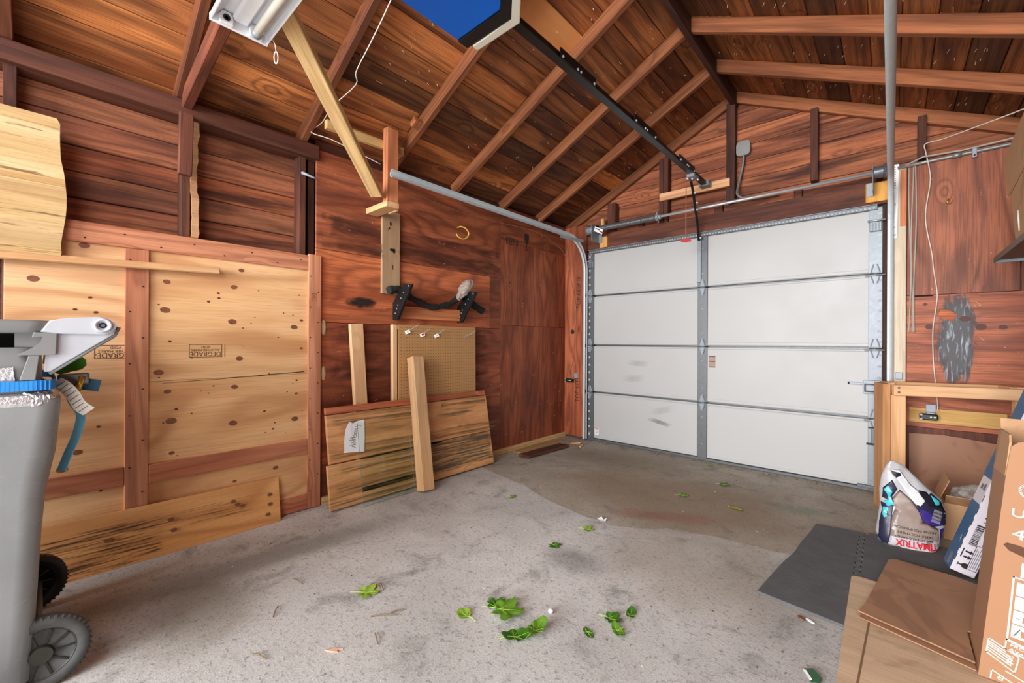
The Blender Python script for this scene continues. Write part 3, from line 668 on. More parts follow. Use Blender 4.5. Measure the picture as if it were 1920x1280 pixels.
def stile(x0, x1, mt, white, seed):
    r2 = random.Random(seed)
    for i, (za, zb) in enumerate(zip(ZS, ZS[1:])):
        m2 = mt[i] if isinstance(mt, list) else mt
        s = aabb('stile', dr, m2, x0, x1, YD + .004, YD + .022, za + .004, zb - .004, 'z', None, .002)
        bm = bmesh.new(); xc = (x0 + x1) / 2; hw = (x1 - x0) / 2; n = int((zb - za) / .075)
        for k in range(n):
            zz = za + .05 + k * (zb - za - .1) / max(1, n - 1)
            if white == 'c':
                if k % 3 == 1: disc_bm(bm, frame((xc, YD + .0042, zz), (1, 0, 0), (0, 0, 1)), .004, .004, .0012, 8)
            else:
                ex = xc + (hw * .62 if white == 'r' else -hw * .25)
                disc_bm(bm, frame((ex, YD + .0042, zz), (1, 0, 0), (0, 0, 1)), .0135 if white == 'r' else .011, .0105 if white == 'r' else .013, .0012, 12)
                if k in (0, n - 1):
                    for (dx, dz) in ((-.02, .012), (0, -.014), (-.022, -.02), (.004, .02)): disc_bm(bm, frame((xc + dx, YD + .0042, zz + dz), (1, 0, 0), (0, 0, 1)), .0045, .0055, .0012, 8)
        o = obj('stile_holes', mesh(bm), M['whitepaint'] if white in ('l',) or (white == 'r' and i == 3) else (M['galvdark'] if white == 'r' else M['whitepaint']), s); o['kind'] = 'stuff'
stile(XA + .005, XA + .087, M['galvdark'], 'l', 1)
stile(XC - .043, XC + .043, M['galvdark'], 'c', 2)
stile(XB - .079, XB - .002, [M['galv'], M['galvwhite'], M['galvwhite'], M['galv']], 'r', 3)
# hinges at every joint
def hinge(x, zz, mt, s=1.0):
    h = aabb('hinge', dr, mt, x - .027 * s, x + .027 * s, YD - .004, YD + .004, zz - .012, zz + .012, 'x', None, .002)
    bm = bmesh.new()
    for sg in (1, -1):
        tri = [(-.03 * s, .01 * sg), (.03 * s, .01 * sg), (.009 * s, .075 * sg), (-.009 * s, .075 * sg)]
        prism_bm(bm, tri if sg > 0 else tri[::-1], 0, .005, frame((x, YD + .004, zz), (1, 0, 0), (0, 0, 1)))
        for q in (-1, 1):
            tube_bm(bm, [(x + q * .027 * s, YD - .003, zz + .012 * sg), (x + q * .010 * s, YD - .003, zz + .07 * sg)], .0045, 6)
    obj('hinge_leaf', mesh(bm), mt, h)
    c = cyl('hinge_pin', h, M['galvdark'], (x - .034 * s, YD - .008, zz), (x + .034 * s, YD - .008, zz), .006, 10)
for zz in ZS[1:4]:
    hinge(XA + .045, zz, M['galv'], .9); hinge(XC, zz, M['galv'], .95); hinge(XB - .04, zz, M['galvwhite'], .95)
    for (xa, xb) in ((XA - .012, XA + .07), (XB - .10, XB + .015)):
        r_ = cyl('roller_stem', dr, M['chrome'], (xa, YD - .022, zz - .012), (xb, YD - .022, zz - .012), .0055, 10)
# top brackets and rollers
for (xs, xr) in ((XA + .05, (XA - .012, XA + .075)), (XB - .04, (XB - .085, XB + .015))):
    b = aabb('top_bracket', dr, M['galv'], xs - .034, xs + .034, YD - .018, YD + .003, 1.925, 1.995, 'z', None, .003)
    bm = bmesh.new()
    for k in (-1, 0, 1): bm_box(bm, .008, .012, .06, (xs + k * .018, YD - .022, 1.955))
    obj('bracket_ribs', mesh(bm), M['galvdark'], b)
    cyl('roller_stem', dr, M['chrome'], (xr[0], YD - .03, 2.0), (xr[1], YD - .03, 2.0), .0065, 10)
# perforated stiffening strut along the top
stt = aabb('top_strut', dr, M['galvdark'], XA + .03, XB - .03, YD - .012, YD + .018, 2.085, 2.118, 'x', None, .002)
aabb('strut_flange', stt, M['galv'], XA + .03, XB - .03, YD - .022, YD + .018, 2.118, 2.123, 'x', None, .001)
bm = bmesh.new(); n = 98
for k in range(n): bm_box(bm, .013, .0014, .009, (XA + .05 + k * (XB - XA - .10) / (n - 1), YD - .0126, 2.098))
o = obj('strut_holes', mesh(bm), M['whitepaint'], stt); o['kind'] = 'stuff'
aabb('gap_blocker', dr, M['galvdark'], XA, XB, YD + .068, YD + .074, .02, 2.12, 'x', None, 0)  # dark sheet added behind the sections so no daylight shows through the joints
aabb('bottom_seal', dr, M['galvdark'], XA, XB, YD + .012, YD + .05, .0, .024, 'x', None, .003)
aabb('bottom_bracket', dr, M['galvdark'], XB - .14, XB - .005, YD - .012, YD + .006, .022, .045, 'x', None, .003)
# operator bracket on the centre stile
ob = aabb('operator_bracket', dr, M['galv'], XC - .042, XC - .008, YD - .016, YD + .004, 1.66, 2.07, 'z', None, .002)
bm = bmesh.new()
for k in range(16): disc_bm(bm, frame((XC - .025, YD - .0166, 1.69 + k * .022), (1, 0, 0), (0, 0, 1)), .003, .005, .001, 6)
o = obj('bracket_holes', mesh(bm), M['galvwhite'], ob); o['kind'] = 'stuff'
# slide lock
lk = aabb('slide_lock', dr, M['galvwhite'], -.155, -.055, YD - .016, YD + .003, .725, .825, 'x', None, .003)
lf = aabb('lock_case', lk, M['black'], -.148, -.062, YD - .022, YD - .015, .737, .80, 'x', None, .002)
aabb('lock_face', lk, M['galvwhite'], -.138, -.072, YD - .0245, YD - .02, .747, .79, 'x', None, .001)
aabb('lock_bolt', lk, M['galvwhite'], -.245, -.15, YD - .012, YD + .003, .79, .806, 'x', None, .002)
cyl('bolt_end', lk, M['black'], (-.245, YD - .006, .798), (-.235, YD - .006, .798), .009, 10)
# step plate / lift handle below it
hd = aabb('lift_handle', dr, M['galvdark'], -.107, -.088, YD - .03, YD + .003, .36, .475, 'z', None, .003)
aabb('handle_foot', hd, M['black'], -.135, -.065, YD - .035, YD - .002, .35, .36, 'x', None, .002)
aabb('handle_top', hd, M['black'], -.125, -.07, YD - .012, YD + .003, .468, .478, 'x', None, .002)
# printed stickers
s1 = aabb('warning_sticker', dr, plain('brown_sticker', (168, 140, 124), .6, 0, .2, 90), -1.258, -1.2, YD + .0158, YD + .0172, .87, .978, 'z', None, 0)
bm = bmesh.new()
for zz in (.97, .925, .875): bm_box(bm, .056, .001, .006, (-1.229, YD + .0155, zz))
obj('sticker_print', mesh(bm), M['ink'], s1)
s2 = aabb('warning_sticker', dr, M['white'], -2.458, -2.41, YD + .0158, YD + .0172, .07, .15, 'z', None, 0)
bm = bmesh.new(); bm_box(bm, .046, .001, .008, (-2.434, YD + .0155, .142)); obj('sticker_stripe', mesh(bm), M['red'], s2)
bm = bmesh.new()
for zz in (.122, .108, .094): bm_box(bm, .03, .001, .004, (-2.434, YD + .0155, zz))
obj('sticker_print', mesh(bm), M['galvdark'], s2)
# scuff marks on the lower sections
def scuff(x, zz, L, W_, a, amt):
    m = smudge_mat('scuff_%d' % int(x * -100), (120, 118, 116), amt, 12, 60, 1.6)
    return board('scuff', dr, m, (x, YD + .0166, zz), (math.cos(a), 0, math.sin(a)), (-math.sin(a), 0, math.cos(a)), L, W_, .0008, None, 0)
scuff(-1.72, .3, .3, .04, -.2, .22); scuff(-2.0, .72, .3, .1, .1, .07); scuff(-1.95, .88, .32, .06, 0, .08); scuff(-1.7, .42, .28, .07, .3, .06)

# ------------------------------------------------------------------ things on and against the left wall
YZ = lambda x: Matrix(((0, 0, 1, x), (1, 0, 0, 0), (0, 1, 0, 0), (0, 0, 0, 1)))     # local x -> Y, local y -> Z, local z -> X
def XZ(y): return Matrix(((1, 0, 0, 0), (0, 0, -1, y), (0, 1, 0, 0), (0, 0, 0, 1)))

# framed plywood panel
t = thing('framed_plywood_panel', 'large new plywood wall panel framed with fir boards, grade stamps upside down', 'panel', (-2.84, .5, 0))
def psheet(y0, y1, z0, z1, tint): return aabb('plywood_sheet', t, M['ply'], -2.857, -2.843, y0, y1, z0, z1, 'y', tint, .001)
s1 = psheet(.372, 1.17, .885, 1.60, (1.0, .98, .94)); s1b = psheet(.372, 1.17, .42, .8835, (1.0, .97, .92)); psheet(.372, 1.17, .02, .4185, (1.02, 1.0, .96))
s2 = psheet(-.104, .283, .42, 1.60, (1.0, 1.0, 1.02)); psheet(-.104, .283, .02, .4185, (1.0, 1.0, 1.0))
FT = (1.0, .98, .98)
aabb('frame_board', t, M['fir'], -2.843, -2.828, .0, 1.168, 1.558, 1.655, 'y', (.96, .86, .84))
aabb('frame_board', t, M['fir'], -2.843, -2.826, 1.168, 1.25, .004, 1.665, 'z', (1.06, 1.03, 1.03))
aabb('frame_board', t, M['fir'], -2.843, -2.828, .282, .373, .06, 1.556, 'z', (.88, .82, .8))
aabb('frame_board', t, M['fir'], -2.843, -2.828, .374, 1.167, .366, .46, 'y', (.92, .78, .74))
aabb('frame_board', t, M['fir'], -2.843, -2.828, -.5, .281, .378, .468, 'y', (.86, .74, .7))
aabb('frame_board', t, M['fir'], -2.843, -2.828, .374, 1.167, .006, .10, 'y', (.95, .8, .74))
KN = [(.44, 1.257, 1.0), (.745, 1.207, 1.0), (1.086, 1.185, .95), (.409, 1.485, .9), (.446, 1.406, .75), (.752, 1.408, .8), (.415, .93, .95), (.781, .993, .85), (.451, .827, .75), (.757, .829, .8), (.467, .67, 1.1), (.75, .619, 1.0), (1.092, .599, .95), (1.1, .76, .45), (1.13, 1.23, .5), (1.13, 1.05, .5), (.07, .50, .9), (-.02, 1.37, .9), (.79, 1.51, .7), (.14, 1.545, .9), (.12, .57, .8), (.47, .50, .6), (.76, .28, .5), (.98, .31, .75)]
def knots(par, ks, name, mt, base):
    bm = bmesh.new()
    for (y, z, s) in ks:
        a = rnd.uniform(-.15, .15)
        disc_bm(bm, frame((-2.8434, y, z), (0, math.cos(a), math.sin(a)), (0, -math.sin(a), math.cos(a))), base * s, base * .7 * s, .0009, 14)
    o = obj(name, mesh(bm), mt, par); o['kind'] = 'stuff'
knots(s1, KN, 'knots', M['knot'], .022)
r5 = random.Random(5)
SM = [(.16, 1.30, 1), (.11, 1.24, 1), (.18, 1.23, 1.1), (.19, .68, 1), (.05, .8, .8), (.2, .37, .9)] + [(r5.uniform(.4, 1.14), r5.uniform(.48, 1.5), r5.choice((.5, .6, .7, 1.0))) for k in range(34)]
knots(s1, SM, 'small_knots', M['knotdark'], .008)
bm = bmesh.new()
for (y, z) in [(-.0 + k * .14, 1.60 + .02 * (-1) ** k) for k in range(9)] + [(1.18 + .05 * (k % 2), .12 + k * .1) for k in range(16)] + [(.30 + .05 * (k % 2), .2 + k * .13) for k in range(11)]:
    disc_bm(bm, frame((-2.8279 + (.002 if y > 1.16 and z > .01 and y < 1.26 and not abs(z - 1.6) < .03 else 0), y, z), (0, 1, 0), (0, 0, 1)), .004, .004, .001, 8)
o = obj('screw_heads', mesh(bm), M['ink'], t); o['kind'] = 'stuff'
# split in the sheet
ck = [(.43, .872), (.55, .876), (.66, .878), (.76, .883), (.86, .886), (.95, .891), (1.04, .894), (1.15, .898)]
bm = bmesh.new()
for k, (a, b) in enumerate(zip(ck, ck[1:])):
    hw = .0008 + .0003 * k
    prism_bm(bm, [(a[0], a[1] - hw), (b[0], b[1] - hw), (b[0], b[1] + hw), (a[0], a[1] + hw)], 0, .0008, YZ(-2.8432))
obj('split', mesh(bm), M['hole'], s1)
def stamp(par, y0, y1, z0, z1, lines, full=True):
    bm = bmesh.new(); w_ = .003
    bars = [(y0, z0, y1, z0), (y0, z1, y1, z1), (y0, z0, y0, z1)] + ([(y1, z0, y1, z1), (y1 + .015, z0, y1 + .015, z1)] if full else [])
    for (a, b, c, d) in bars: bm_box(bm, .0006, abs(c - a) + w_, abs(d - b) + w_, (-2.8428, (a + c) / 2, (b + d) / 2))
    q = obj('grade_stamp', mesh(bm), M['brownink'], par)
    for (s, sz, y, z, sx_) in lines: lettering('stamp_lettering', q, M['brownink'], s, sz, (-2.8428, y, z), (0, -1, 0), (0, 0, -1), sx=sx_)
stamp(s1, .543, .693, 1.006, 1.075, [('DEGRADE', .034, .617, 1.024, .95), ('ALL OTHER MARKS', .018, .617, 1.045, .85), ('VOID', .018, .617, 1.062, .95)])
stamp(s2, .176, .32, 1.008, 1.072, [('GRADE-', .034, .228, 1.024, .88), ('THER MARKS', .018, .238, 1.044, .95), ('VOID', .018, .25, 1.061, .95)], False)
q = aabb('lumber_stamp', t, M['brownink'], -2.826, -2.8256, 1.188, 1.222, 1.405, 1.408, 'y', None, 0)
bm = bmesh.new()
for (y0, y1, z0, z1) in ((1.188, 1.190, 1.36, 1.408), (1.220, 1.222, 1.36, 1.408), (1.188, 1.222, 1.36, 1.362), (1.188, 1.222, 1.373, 1.375), (1.196, 1.198, 1.378, 1.40), (1.203, 1.205, 1.378, 1.40), (1.211, 1.213, 1.38, 1.39)):
    bm_box(bm, .0005, y1 - y0, z1 - z0, (-2.8257, (y0 + y1) / 2, (z0 + z1) / 2))
obj('lumber_stamp', mesh(bm), M['brownink'], t)

# ledger stick and pine slab that stands on it
o = beam('wooden_batten', None, M['pine'], (-2.808, -.6, 1.438), (-2.808, .672, 1.487), (0, 0, 1), .034, .036, (.92, .82, .72), .005)
tag(o, 'thin rounded pine batten fixed level across the framed plywood panel', 'batten')
t = thing('pine_slab', 'wide pale pine slab with a wavy cut edge standing on the batten', 'board', (-2.8, -.2, 1.46))
ed = [(.059, 2.083), (.058, 2.001), (.061, 1.911), (.073, 1.842), (.08, 1.746), (.079, 1.673), (.071, 1.599), (.063, 1.537), (.065, 1.475)]
def zat(z): 
    for (a, b) in zip(ed, ed[1:]):
        if b[1] <= z <= a[1]: return b[0] + (a[0] - b[0]) * (z - b[1]) / (a[1] - b[1])
    return .06
for (za, zb, tn) in ((2.09, 2.045, (1.12, 1.12, 1.12)), (2.044, 1.822, (1.0, 1.0, 1.0)), (1.821, 1.79, (1.1, 1.06, 1.0)), (1.789, 1.50, (.98, .96, .93)), (1.499, 1.472, (.85, .74, .62))):
    n = max(2, int((za - zb) / .03)); e = [(zat(za + (zb - za) * k / n) - (.012 if za > 2.08 and k == 0 else 0), za + (zb - za) * k / n) for k in range(n + 1)]
    pts = [(y + .35, z - 1.8) for (y, z) in [(-.8, za)] + e + [(-.8, zb)]]
    obj_ = prism('laminate_board', t, M['slab'], pts, -.026, 0, Matrix(((0, 0, 1, -2.79), (1, 0, 0, -.35), (0, 1, 0, 1.8), (0, 0, 0, 1))), tn)

# long plywood offcut leaning at the bottom
o = beam('plywood_offcut', None, M['ply'], (-2.79, -.45, .13), (-2.795, .985, .13), (-.16, 0, 1), .264, .014, (.98, .84, .62), .001)
tag(o, 'long low plywood offcut leaning on its edge against the framed panel', 'board')
bm = bmesh.new()
for (y, z) in ((.46, .165), (.47, .11), (.76, .16), (.74, .18), (.785, .145), (.93, .115), (.93, .17), (.915, .06), (.22, .14)):
    f = (.5 - z / .264) * .0
    bmx = frame((-2.783 - .16 * (z - .13), y, z), (0, 1, 0), (-.16, 0, 1)); disc_bm(bm, bmx, .014, .01, .0012, 12)
k_ = obj('knots', mesh(bm), M['knot'], o); k_['kind'] = 'stuff'
sm = streak_mat('mildew_streaks', (76, 56, 40), .75, 4, 110, .44, .72, (.23, .11))
board('mildew', o, sm, (-2.7796, .2, .105), (-.0035, 1, 0), (-.16, 0, 1), .46, .2, .0008, None, 0)
sm = streak_mat('faint_mildew', (96, 70, 48), .4, 4, 110, .46, .74, (.23, .11))
board('mildew', o, sm, (-2.7885, .62, .15), (-.0035, 1, 0), (-.16, 0, 1), .46, .09, .0008, None, 0)

# short grey-brown board on the plywood
t = aabb('nailed_board', None, M['greyboard'], -2.846, -2.824, 1.70, 1.853, 1.455, 2.08, 'z', None, .002)
tag(t, 'short grey-brown board nailed upright on the red plywood above the rack', 'board')
bm = bmesh.new()
for (y, z, a, b) in ((1.78, 1.79, .018, .012), (1.80, 1.785, .012, .02), (1.77, 1.985, .008, .018), (1.76, 1.95, .006, .01), (1.79, 1.66, .003, .02)): disc_bm(bm, frame((-2.8238, y, z), (0, 1, 0), (0, 0, 1)), a, b, .0008, 9)
obj('dark_marks', mesh(bm), M['ink'], t)['kind'] = 'stuff'
# lumber rack
t = thing('wall_rack', 'rack of two slanted black plates and a wooden rail on the red plywood', 'rack', (-2.84, 2.13, 1.3))
aabb('rail', t, M['fir'], -2.846, -2.81, 1.83, 2.455, 1.275, 1.372, 'y', (1.05, .85, .62))
for yb in (1.815, 2.46):
    pts = [(-2.846, 1.262), (-2.785, 1.262), (-2.60, 1.515), (-2.705, 1.53), (-2.846, 1.39)]
    b = prism('bracket', t, M['black'], pts, 0, .022, XZ(yb + .011), None, .003)
    bm = bmesh.new()
    for (x, z) in ((-2.64, 1.505), (-2.70, 1.46), (-2.735, 1.42), (-2.775, 1.37), (-2.79, 1.345), (-2.81, 1.31)): disc_bm(bm, frame((x, yb - .0115, z), (-1, 0, 0), (0, 0, 1)), .006, .006, .002, 8)
    obj('screws', mesh(bm), M['galvwhite'], b)['kind'] = 'stuff'
# black cloth sleeve slung across the brackets
path = smooth_pts([(-2.79, 1.735, 1.475), (-2.79, 1.79, 1.490), (-2.795, 1.83, 1.488), (-2.79, 1.90, 1.45), (-2.79, 1.99, 1.415), (-2.79, 2.08, 1.385), (-2.79, 2.16, 1.378), (-2.79, 2.25, 1.395), (-2.79, 2.33, 1.42), (-2.79, 2.42, 1.475), (-2.792, 2.465, 1.487), (-2.785, 2.52, 1.46), (-2.78, 2.60, 1.415), (-2.78, 2.70, 1.375)], 5)
bm = bmesh.new(); rr = []
for i, p in enumerate(path): rr.append((.030 if i < 8 or i > len(path) - 14 else .024) + .002 * math.sin(i * .9))
tube_bm(bm, path, rr, 14); bmesh.ops.subdivide_edges(bm, edges=bm.edges[:], cuts=1)
for v in bm.verts: v.co += V((mnoise.noise(v.co * 28), mnoise.noise(v.co * 30 + V((5, 1, 2))), mnoise.noise(v.co * 32 + V((1, 7, 3))))) * .007
o = obj('cloth_sleeve', mesh(bm, smooth=True), M['fabricblack']); tag(o, 'long black cloth bag slung across the two slanted rack plates', 'bag')
# grey plastic bag
bm = bmesh.new(); bmesh.ops.create_icosphere(bm, subdivisions=4, radius=1)
ax = V((.03, .13, .175)).normalized(); mt_ = frame((-2.72, 2.43, 1.545), ax, (1, 0, 0)) @ Matrix.Diagonal((.115, .045, .05, 1))
for v in bm.verts:
    n = mnoise.noise(v.co * 1.8); v.co *= 1 + .18 * n + .08 * mnoise.noise(v.co * 5)
    if v.co.x < -.4: v.co.y *= .8; v.co.z *= .8
    v.co = mt_ @ v.co + V((0, 0, 0))
o = obj('plastic_bag', mesh(bm, smooth=True), M['greybag']); tag(o, 'crumpled grey plastic bag stuffed on the right rack plate', 'bag')

# yellow utility hook
hp = [(-2.847, 2.45, 2.10), (-2.80, 2.455, 2.10), (-2.775, 2.485, 2.085), (-2.77, 2.515, 2.05), (-2.775, 2.50, 2.01), (-2.78, 2.455, 1.99), (-2.785, 2.41, 2.0), (-2.79, 2.39, 2.025)]
o = tube('utility_hook', None, M['yellowplastic'], smooth_pts(hp, 5), .0055, 8); tag(o, 'yellow vinyl-coated hook screwed into the red plywood', 'hook')
hp = [(.283, YD - .031, 2.07), (.283, YD - .055, 2.07), (.275, YD - .06, 2.055), (.285, YD - .06, 2.04), (.296, YD - .06, 2.05), (.297, YD - .06, 2.062)]
o = tube('cup_hook', None, M['brass'], smooth_pts(hp, 5), .003, 7); tag(o, 'tiny brass cup hook in the plywood right of the overhead door', 'hook')
o = tube('nail_hook', None, M['galvwhite'], [(-2.882, 1.13, 2.195), (-2.855, 1.14, 2.19), (-2.835, 1.20, 2.172), (-2.83, 1.215, 2.168)], [.006, .011, .006, .004], 10); tag(o, 'short steel screw hook sticking out of the dark corner stud', 'hook')

# ---- stack leaning at the foot of the wall
def lean(x0, x1, H): return V((x1 - x0, 0, H)).normalized()
t = thing('plank_panel', 'low leaning panel of weathered planks with a red-brown top strip', 'panel', (-2.65, 1.9, 0))
up = lean(-2.655, -2.775, .65); nn = V((up.z, 0, -up.x))
def pp(y, h, off=0): return V((-2.655, y, .012)) + up * h + nn * off
def plank(y0, y1, h0, h1, tint, mat, nm='plank', th=.022, skew=0):
    a = pp(y0, (h0 + h1) / 2); b = pp(y1, (h0 + h1) / 2)
    b.x -= skew; return board(nm, t, M[mat], (a + b) / 2, b - a, up, (b - a).length, h1 - h0 - .003, th, tint, .003)
plank(1.235, 2.72, 0.0, .285, (1.0, .95, .85), 'weathered')
plank(1.25, 2.72, .288, .605, (1.02, .92, .84), 'weathered')
plank(1.25, 2.715, .607, .655, (1.0, .72, .6), 'fir', 'top_strip', .02)
m1 = streak_mat('grey_rot', (106, 94, 74), .8, 2.5, 70, .34, .74, (.42, .125)); m2 = streak_mat('grey_rot_bands', (122, 104, 66), .7, 1.2, 40, .4, .8, (.45, .055))
board('rot_stain', t, m1, pp(2.33, .165, .0118), (0, 1, 0), up, .84, .25, .0008, None, 0)
for k_, (y, h) in enumerate(((1.72, .235), (1.68, .12), (1.66, .335), (2.40, .33), (1.6, .04))): board('rot_stain', t, m2, pp(y, h, .0119 + .0009 * (k_ % 3)), (0, 1, 0), up, .9, .11, .0008, None, 0)
board('rot_stain', t, m2, pp(1.69, .555, .0118), (0, 1, 0), up, .86, .1, .0008, None, 0); board('rot_stain', t, m2, pp(2.45, .575, .0118), (0, 1, 0), up, .5, .08, .0008, None, 0)
# paper with the handwritten word
t = thing('paper_sign', 'white paper with a handwritten word stuck on the leaning planks', 'paper', (-2.68, 1.43, .33))
pap = [(1.352, .365), (1.357, .43), (1.372, .50), (1.403, .55), (1.43, .532), (1.46, .545), (1.513, .548), (1.505, .44), (1.492, .335), (1.42, .345), (1.345, .352)]
def paper_pt(y, z, off=0):
    h = (z - .012) / up.z; return pp(y, h, .0165 + off + .003 * math.sin(y * 60) * (1 if z > .5 else .3))
bm = bmesh.new(); vs = [bm.verts.new(paper_pt(y, z, .002)) for (y, z) in pap]; bm.faces.new(vs)
bmesh.ops.triangulate(bm, faces=bm.faces[:]); bmesh.ops.subdivide_edges(bm, edges=bm.edges[:], cuts=2)
r_ = bmesh.ops.extrude_face_region(bm, geom=bm.faces[:]); bmesh.ops.translate(bm, vec=nn * .0006, verts=[g for g in r_['geom'] if isinstance(g, bmesh.types.BMVert)])
obj('sheet', mesh(bm), M['paper'], t)
def pk(px, py): # pixel of the photo crop -> point on the paper (u across, v up)
    return 1.349 + (px - 90) / 600 * .145 + (1090 - py) * .00002, .352 + (1090 - py) / 960 * .197
strokes = [[(430, 985), (255, 890), (430, 895)], [(340, 960), (335, 905)], [(435, 850), (285, 825), (440, 775), (280, 755)], [(235, 725), (430, 735)], [(265, 660), (420, 665)], [(340, 730), (345, 665)], [(385, 650), (370, 590), (400, 560), (450, 590), (455, 650), (420, 670), (385, 650)], [(455, 650), (450, 580)], [(400, 560), (385, 510), (410, 480), (455, 495), (455, 550), (410, 555)], [(460, 465), (390, 445), (500, 385), (390, 385)], [(380, 265), (470, 290), (555, 305), (585, 330)], [(395, 330), (470, 325), (490, 270)]]
bm = bmesh.new()
for s in strokes:
    tube_bm(bm, [paper_pt(*pk(x, y), .0030) for (x, y) in s], .0017, 5)
obj('handwriting', mesh(bm), M['ink'], t)
# glass pane leaning in front
gb = V((-2.59, 0, .006)); gt = V((-2.683, 0, .545)); gu = (gt - gb).normalized(); gn = V((gu.z, 0, -gu.x))
t = thing('glass_pane', 'thin greenish sheet of window glass leaning over the planks and paper', 'glass', (-2.59, 1.6, 0))
yl, yr = 1.43, 1.83
P = gb + gu * .275 + V((0, (yl + yr) / 2, 0)); P += gn * .004
board('pane', t, M['glass'], P, (0, 1, 0), gu, yr - yl, .55, .003, None, 0)
for (a, b) in ((yl, .55), (yr, .55)): beam('edge', t, M['glassedge'], gb + V((0, a, 0)) + gn * .004, gb + V((0, a, 0)) + gn * .004 + gu * .55, gn, .0032, .0016, None, 0)
beam('edge', t, M['glassedge'], gb + V((0, yl, 0)) + gn * .004, gb + V((0, yr, 0)) + gn * .004, gn, .0032, .0016, None, 0)
# post in front of everything
M['postwood'] = wood('greyed_pine', (222, 184, 142), (204, 160, 116), (150, 112, 78), gy=6, freq=26, ring=.35, fine=.3, knot=.3, stain=(128, 106, 82), stain_rng=(.55, .7), stain_sc=(1.2, 9))
o = beam('wood_post', None, M['postwood'], (-2.525, 1.885, .012), (-2.745, 1.942, .975), (0, 1, 0), .1, .082, (1.0, .97, .92), .004)
tag(o, 'thick square offcut post leaning upright in front of the plank panel', 'post')
# pale stud behind
o = beam('lumber_stud', None, M['pine'], (-2.802, 1.56, .02), (-2.822, 1.492, 1.22), (0, 1, 0), .095, .036, (1.04, 1.02, 1.0), .003)
tag(o, 'single pale new stud standing behind the plank panel, left of the pegboard', 'lumber')
# pegboard on a wooden frame
t = thing('pegboard', 'brown perforated hardboard on a pale wooden frame leaning behind the planks', 'pegboard', (-2.78, 2.2, 0))
pu = lean(-2.788, -2.803, 1.22); pn_ = V((pu.z, 0, -pu.x)); pb = V((-2.788, 0, .01))
def pg(y, h, off=0): return pb + pu * h + V((0, y, 0)) + pn_ * off
sh = board('perforated_sheet', t, M['pegboard'], pg(2.225, .61, .0), (0, 1, 0), pu, .80, 1.21, .005, None, .001)
bm = bmesh.new()
for iy in range(30):
    for ih in range(23): disc_bm(bm, frame(pg(1.85 + iy * .0256, .63 + ih * .0256, .0026), (0, 1, 0), pu), .0036, .0036, .0006, 6)
o = obj('peg_holes', mesh(bm), plain('peg_hole', (96, 62, 34), .9), sh); o['kind'] = 'stuff'
for y in (1.80, 2.62): beam('frame_rail', t, M['pine'], pg(y, 0, -.0205), pg(y, 1.215, -.0205), (0, 1, 0), .038 if y < 2 else .03, .035, (1.05, 1.0, .98))
beam('frame_rail', t, M['pine'], pg(1.822, 1.195, -.0205), pg(2.6, 1.195, -.0205), pu, .03, .03, (1.0, .95, .9))
# four wire peg hooks, three with a price tag
for k, (y, h, tg, lab) in enumerate(((1.90, 1.165, 1, 'long wire peg hook with a paper price tag at the left end of the pegboard'), (2.04, 1.145, 2, 'wire peg hook with a red and white price tag, second along the pegboard'), (2.18, 1.14, 1, 'wire peg hook with a small white tag, third along the pegboard'), (2.50, 1.13, 0, 'long bare wire peg hook at the right end of the pegboard'))):
    t2 = thing('peg_hook', lab, 'hook', tuple(pg(y, h)), 'wire hooks on the pegboard')
    L = .11 if k in (0, 3) else .075
    a = pg(y, h, .002); pts = [a, pg(y + .01, h + .005, .012), pg(y + .03, h + .035, L * .7), pg(y + .036, h + .05, L)]
    tube('wire', t2, M['galvwhite'], smooth_pts(pts, 4), .0022, 6)
    tube('stem', t2, M['galvwhite'], [a, pg(y, h - .022, .006)], .002, 6)
    if tg:
        board('price_tag', t2, M['paper'], pg(y + .002, h - .005, .012), (.3, 1, .4), pu, .04, .026, .001, None, 0)
        board('tag_print', t2, M['red'] if tg == 2 else M['tagpaper'], pg(y + .004, h - .003, .0135), (.3, 1, .4), pu, .02, .016, .0008, None, 0)

# scrap lumber on the floor by the wall
o = board('wood_scrap', None, M['stud'], (-2.565, 3.36, .018), (.06, 1, .0), (1, 0, .06), .62, .13, .028, (.95, .9, .9), .006)
tag(o, 'dark red-brown wood scrap lying on the floor beside the sill strip', 'scrap')
o = board('wood_offcut', None, M['treated'], (-2.745, 3.5, .006), (.03, 1, 0), (1, 0, 0), .7, .1, .01, (.7, .64, .52), .003)
tag(o, 'thin dusty tan lath lying on the floor between sill strip and scrap', 'scrap')
for i, (x, y, a, L) in enumerate(((-2.53, 3.86, 1.0, .11), (-2.42, 3.8, 1.9, .1))):
    o = board('wood_splinter', None, M['pine'], (x, y, .007), (math.cos(a), math.sin(a), 0), (-math.sin(a), math.cos(a), 0), L, .018, .012, (1.0, .95, .7), .003)
    tag(o, ['pale wood splinter lying on the floor at the far end of the dark scrap', 'yellowish wood splinter on the floor nearer the overhead door track'][i], 'splinter')

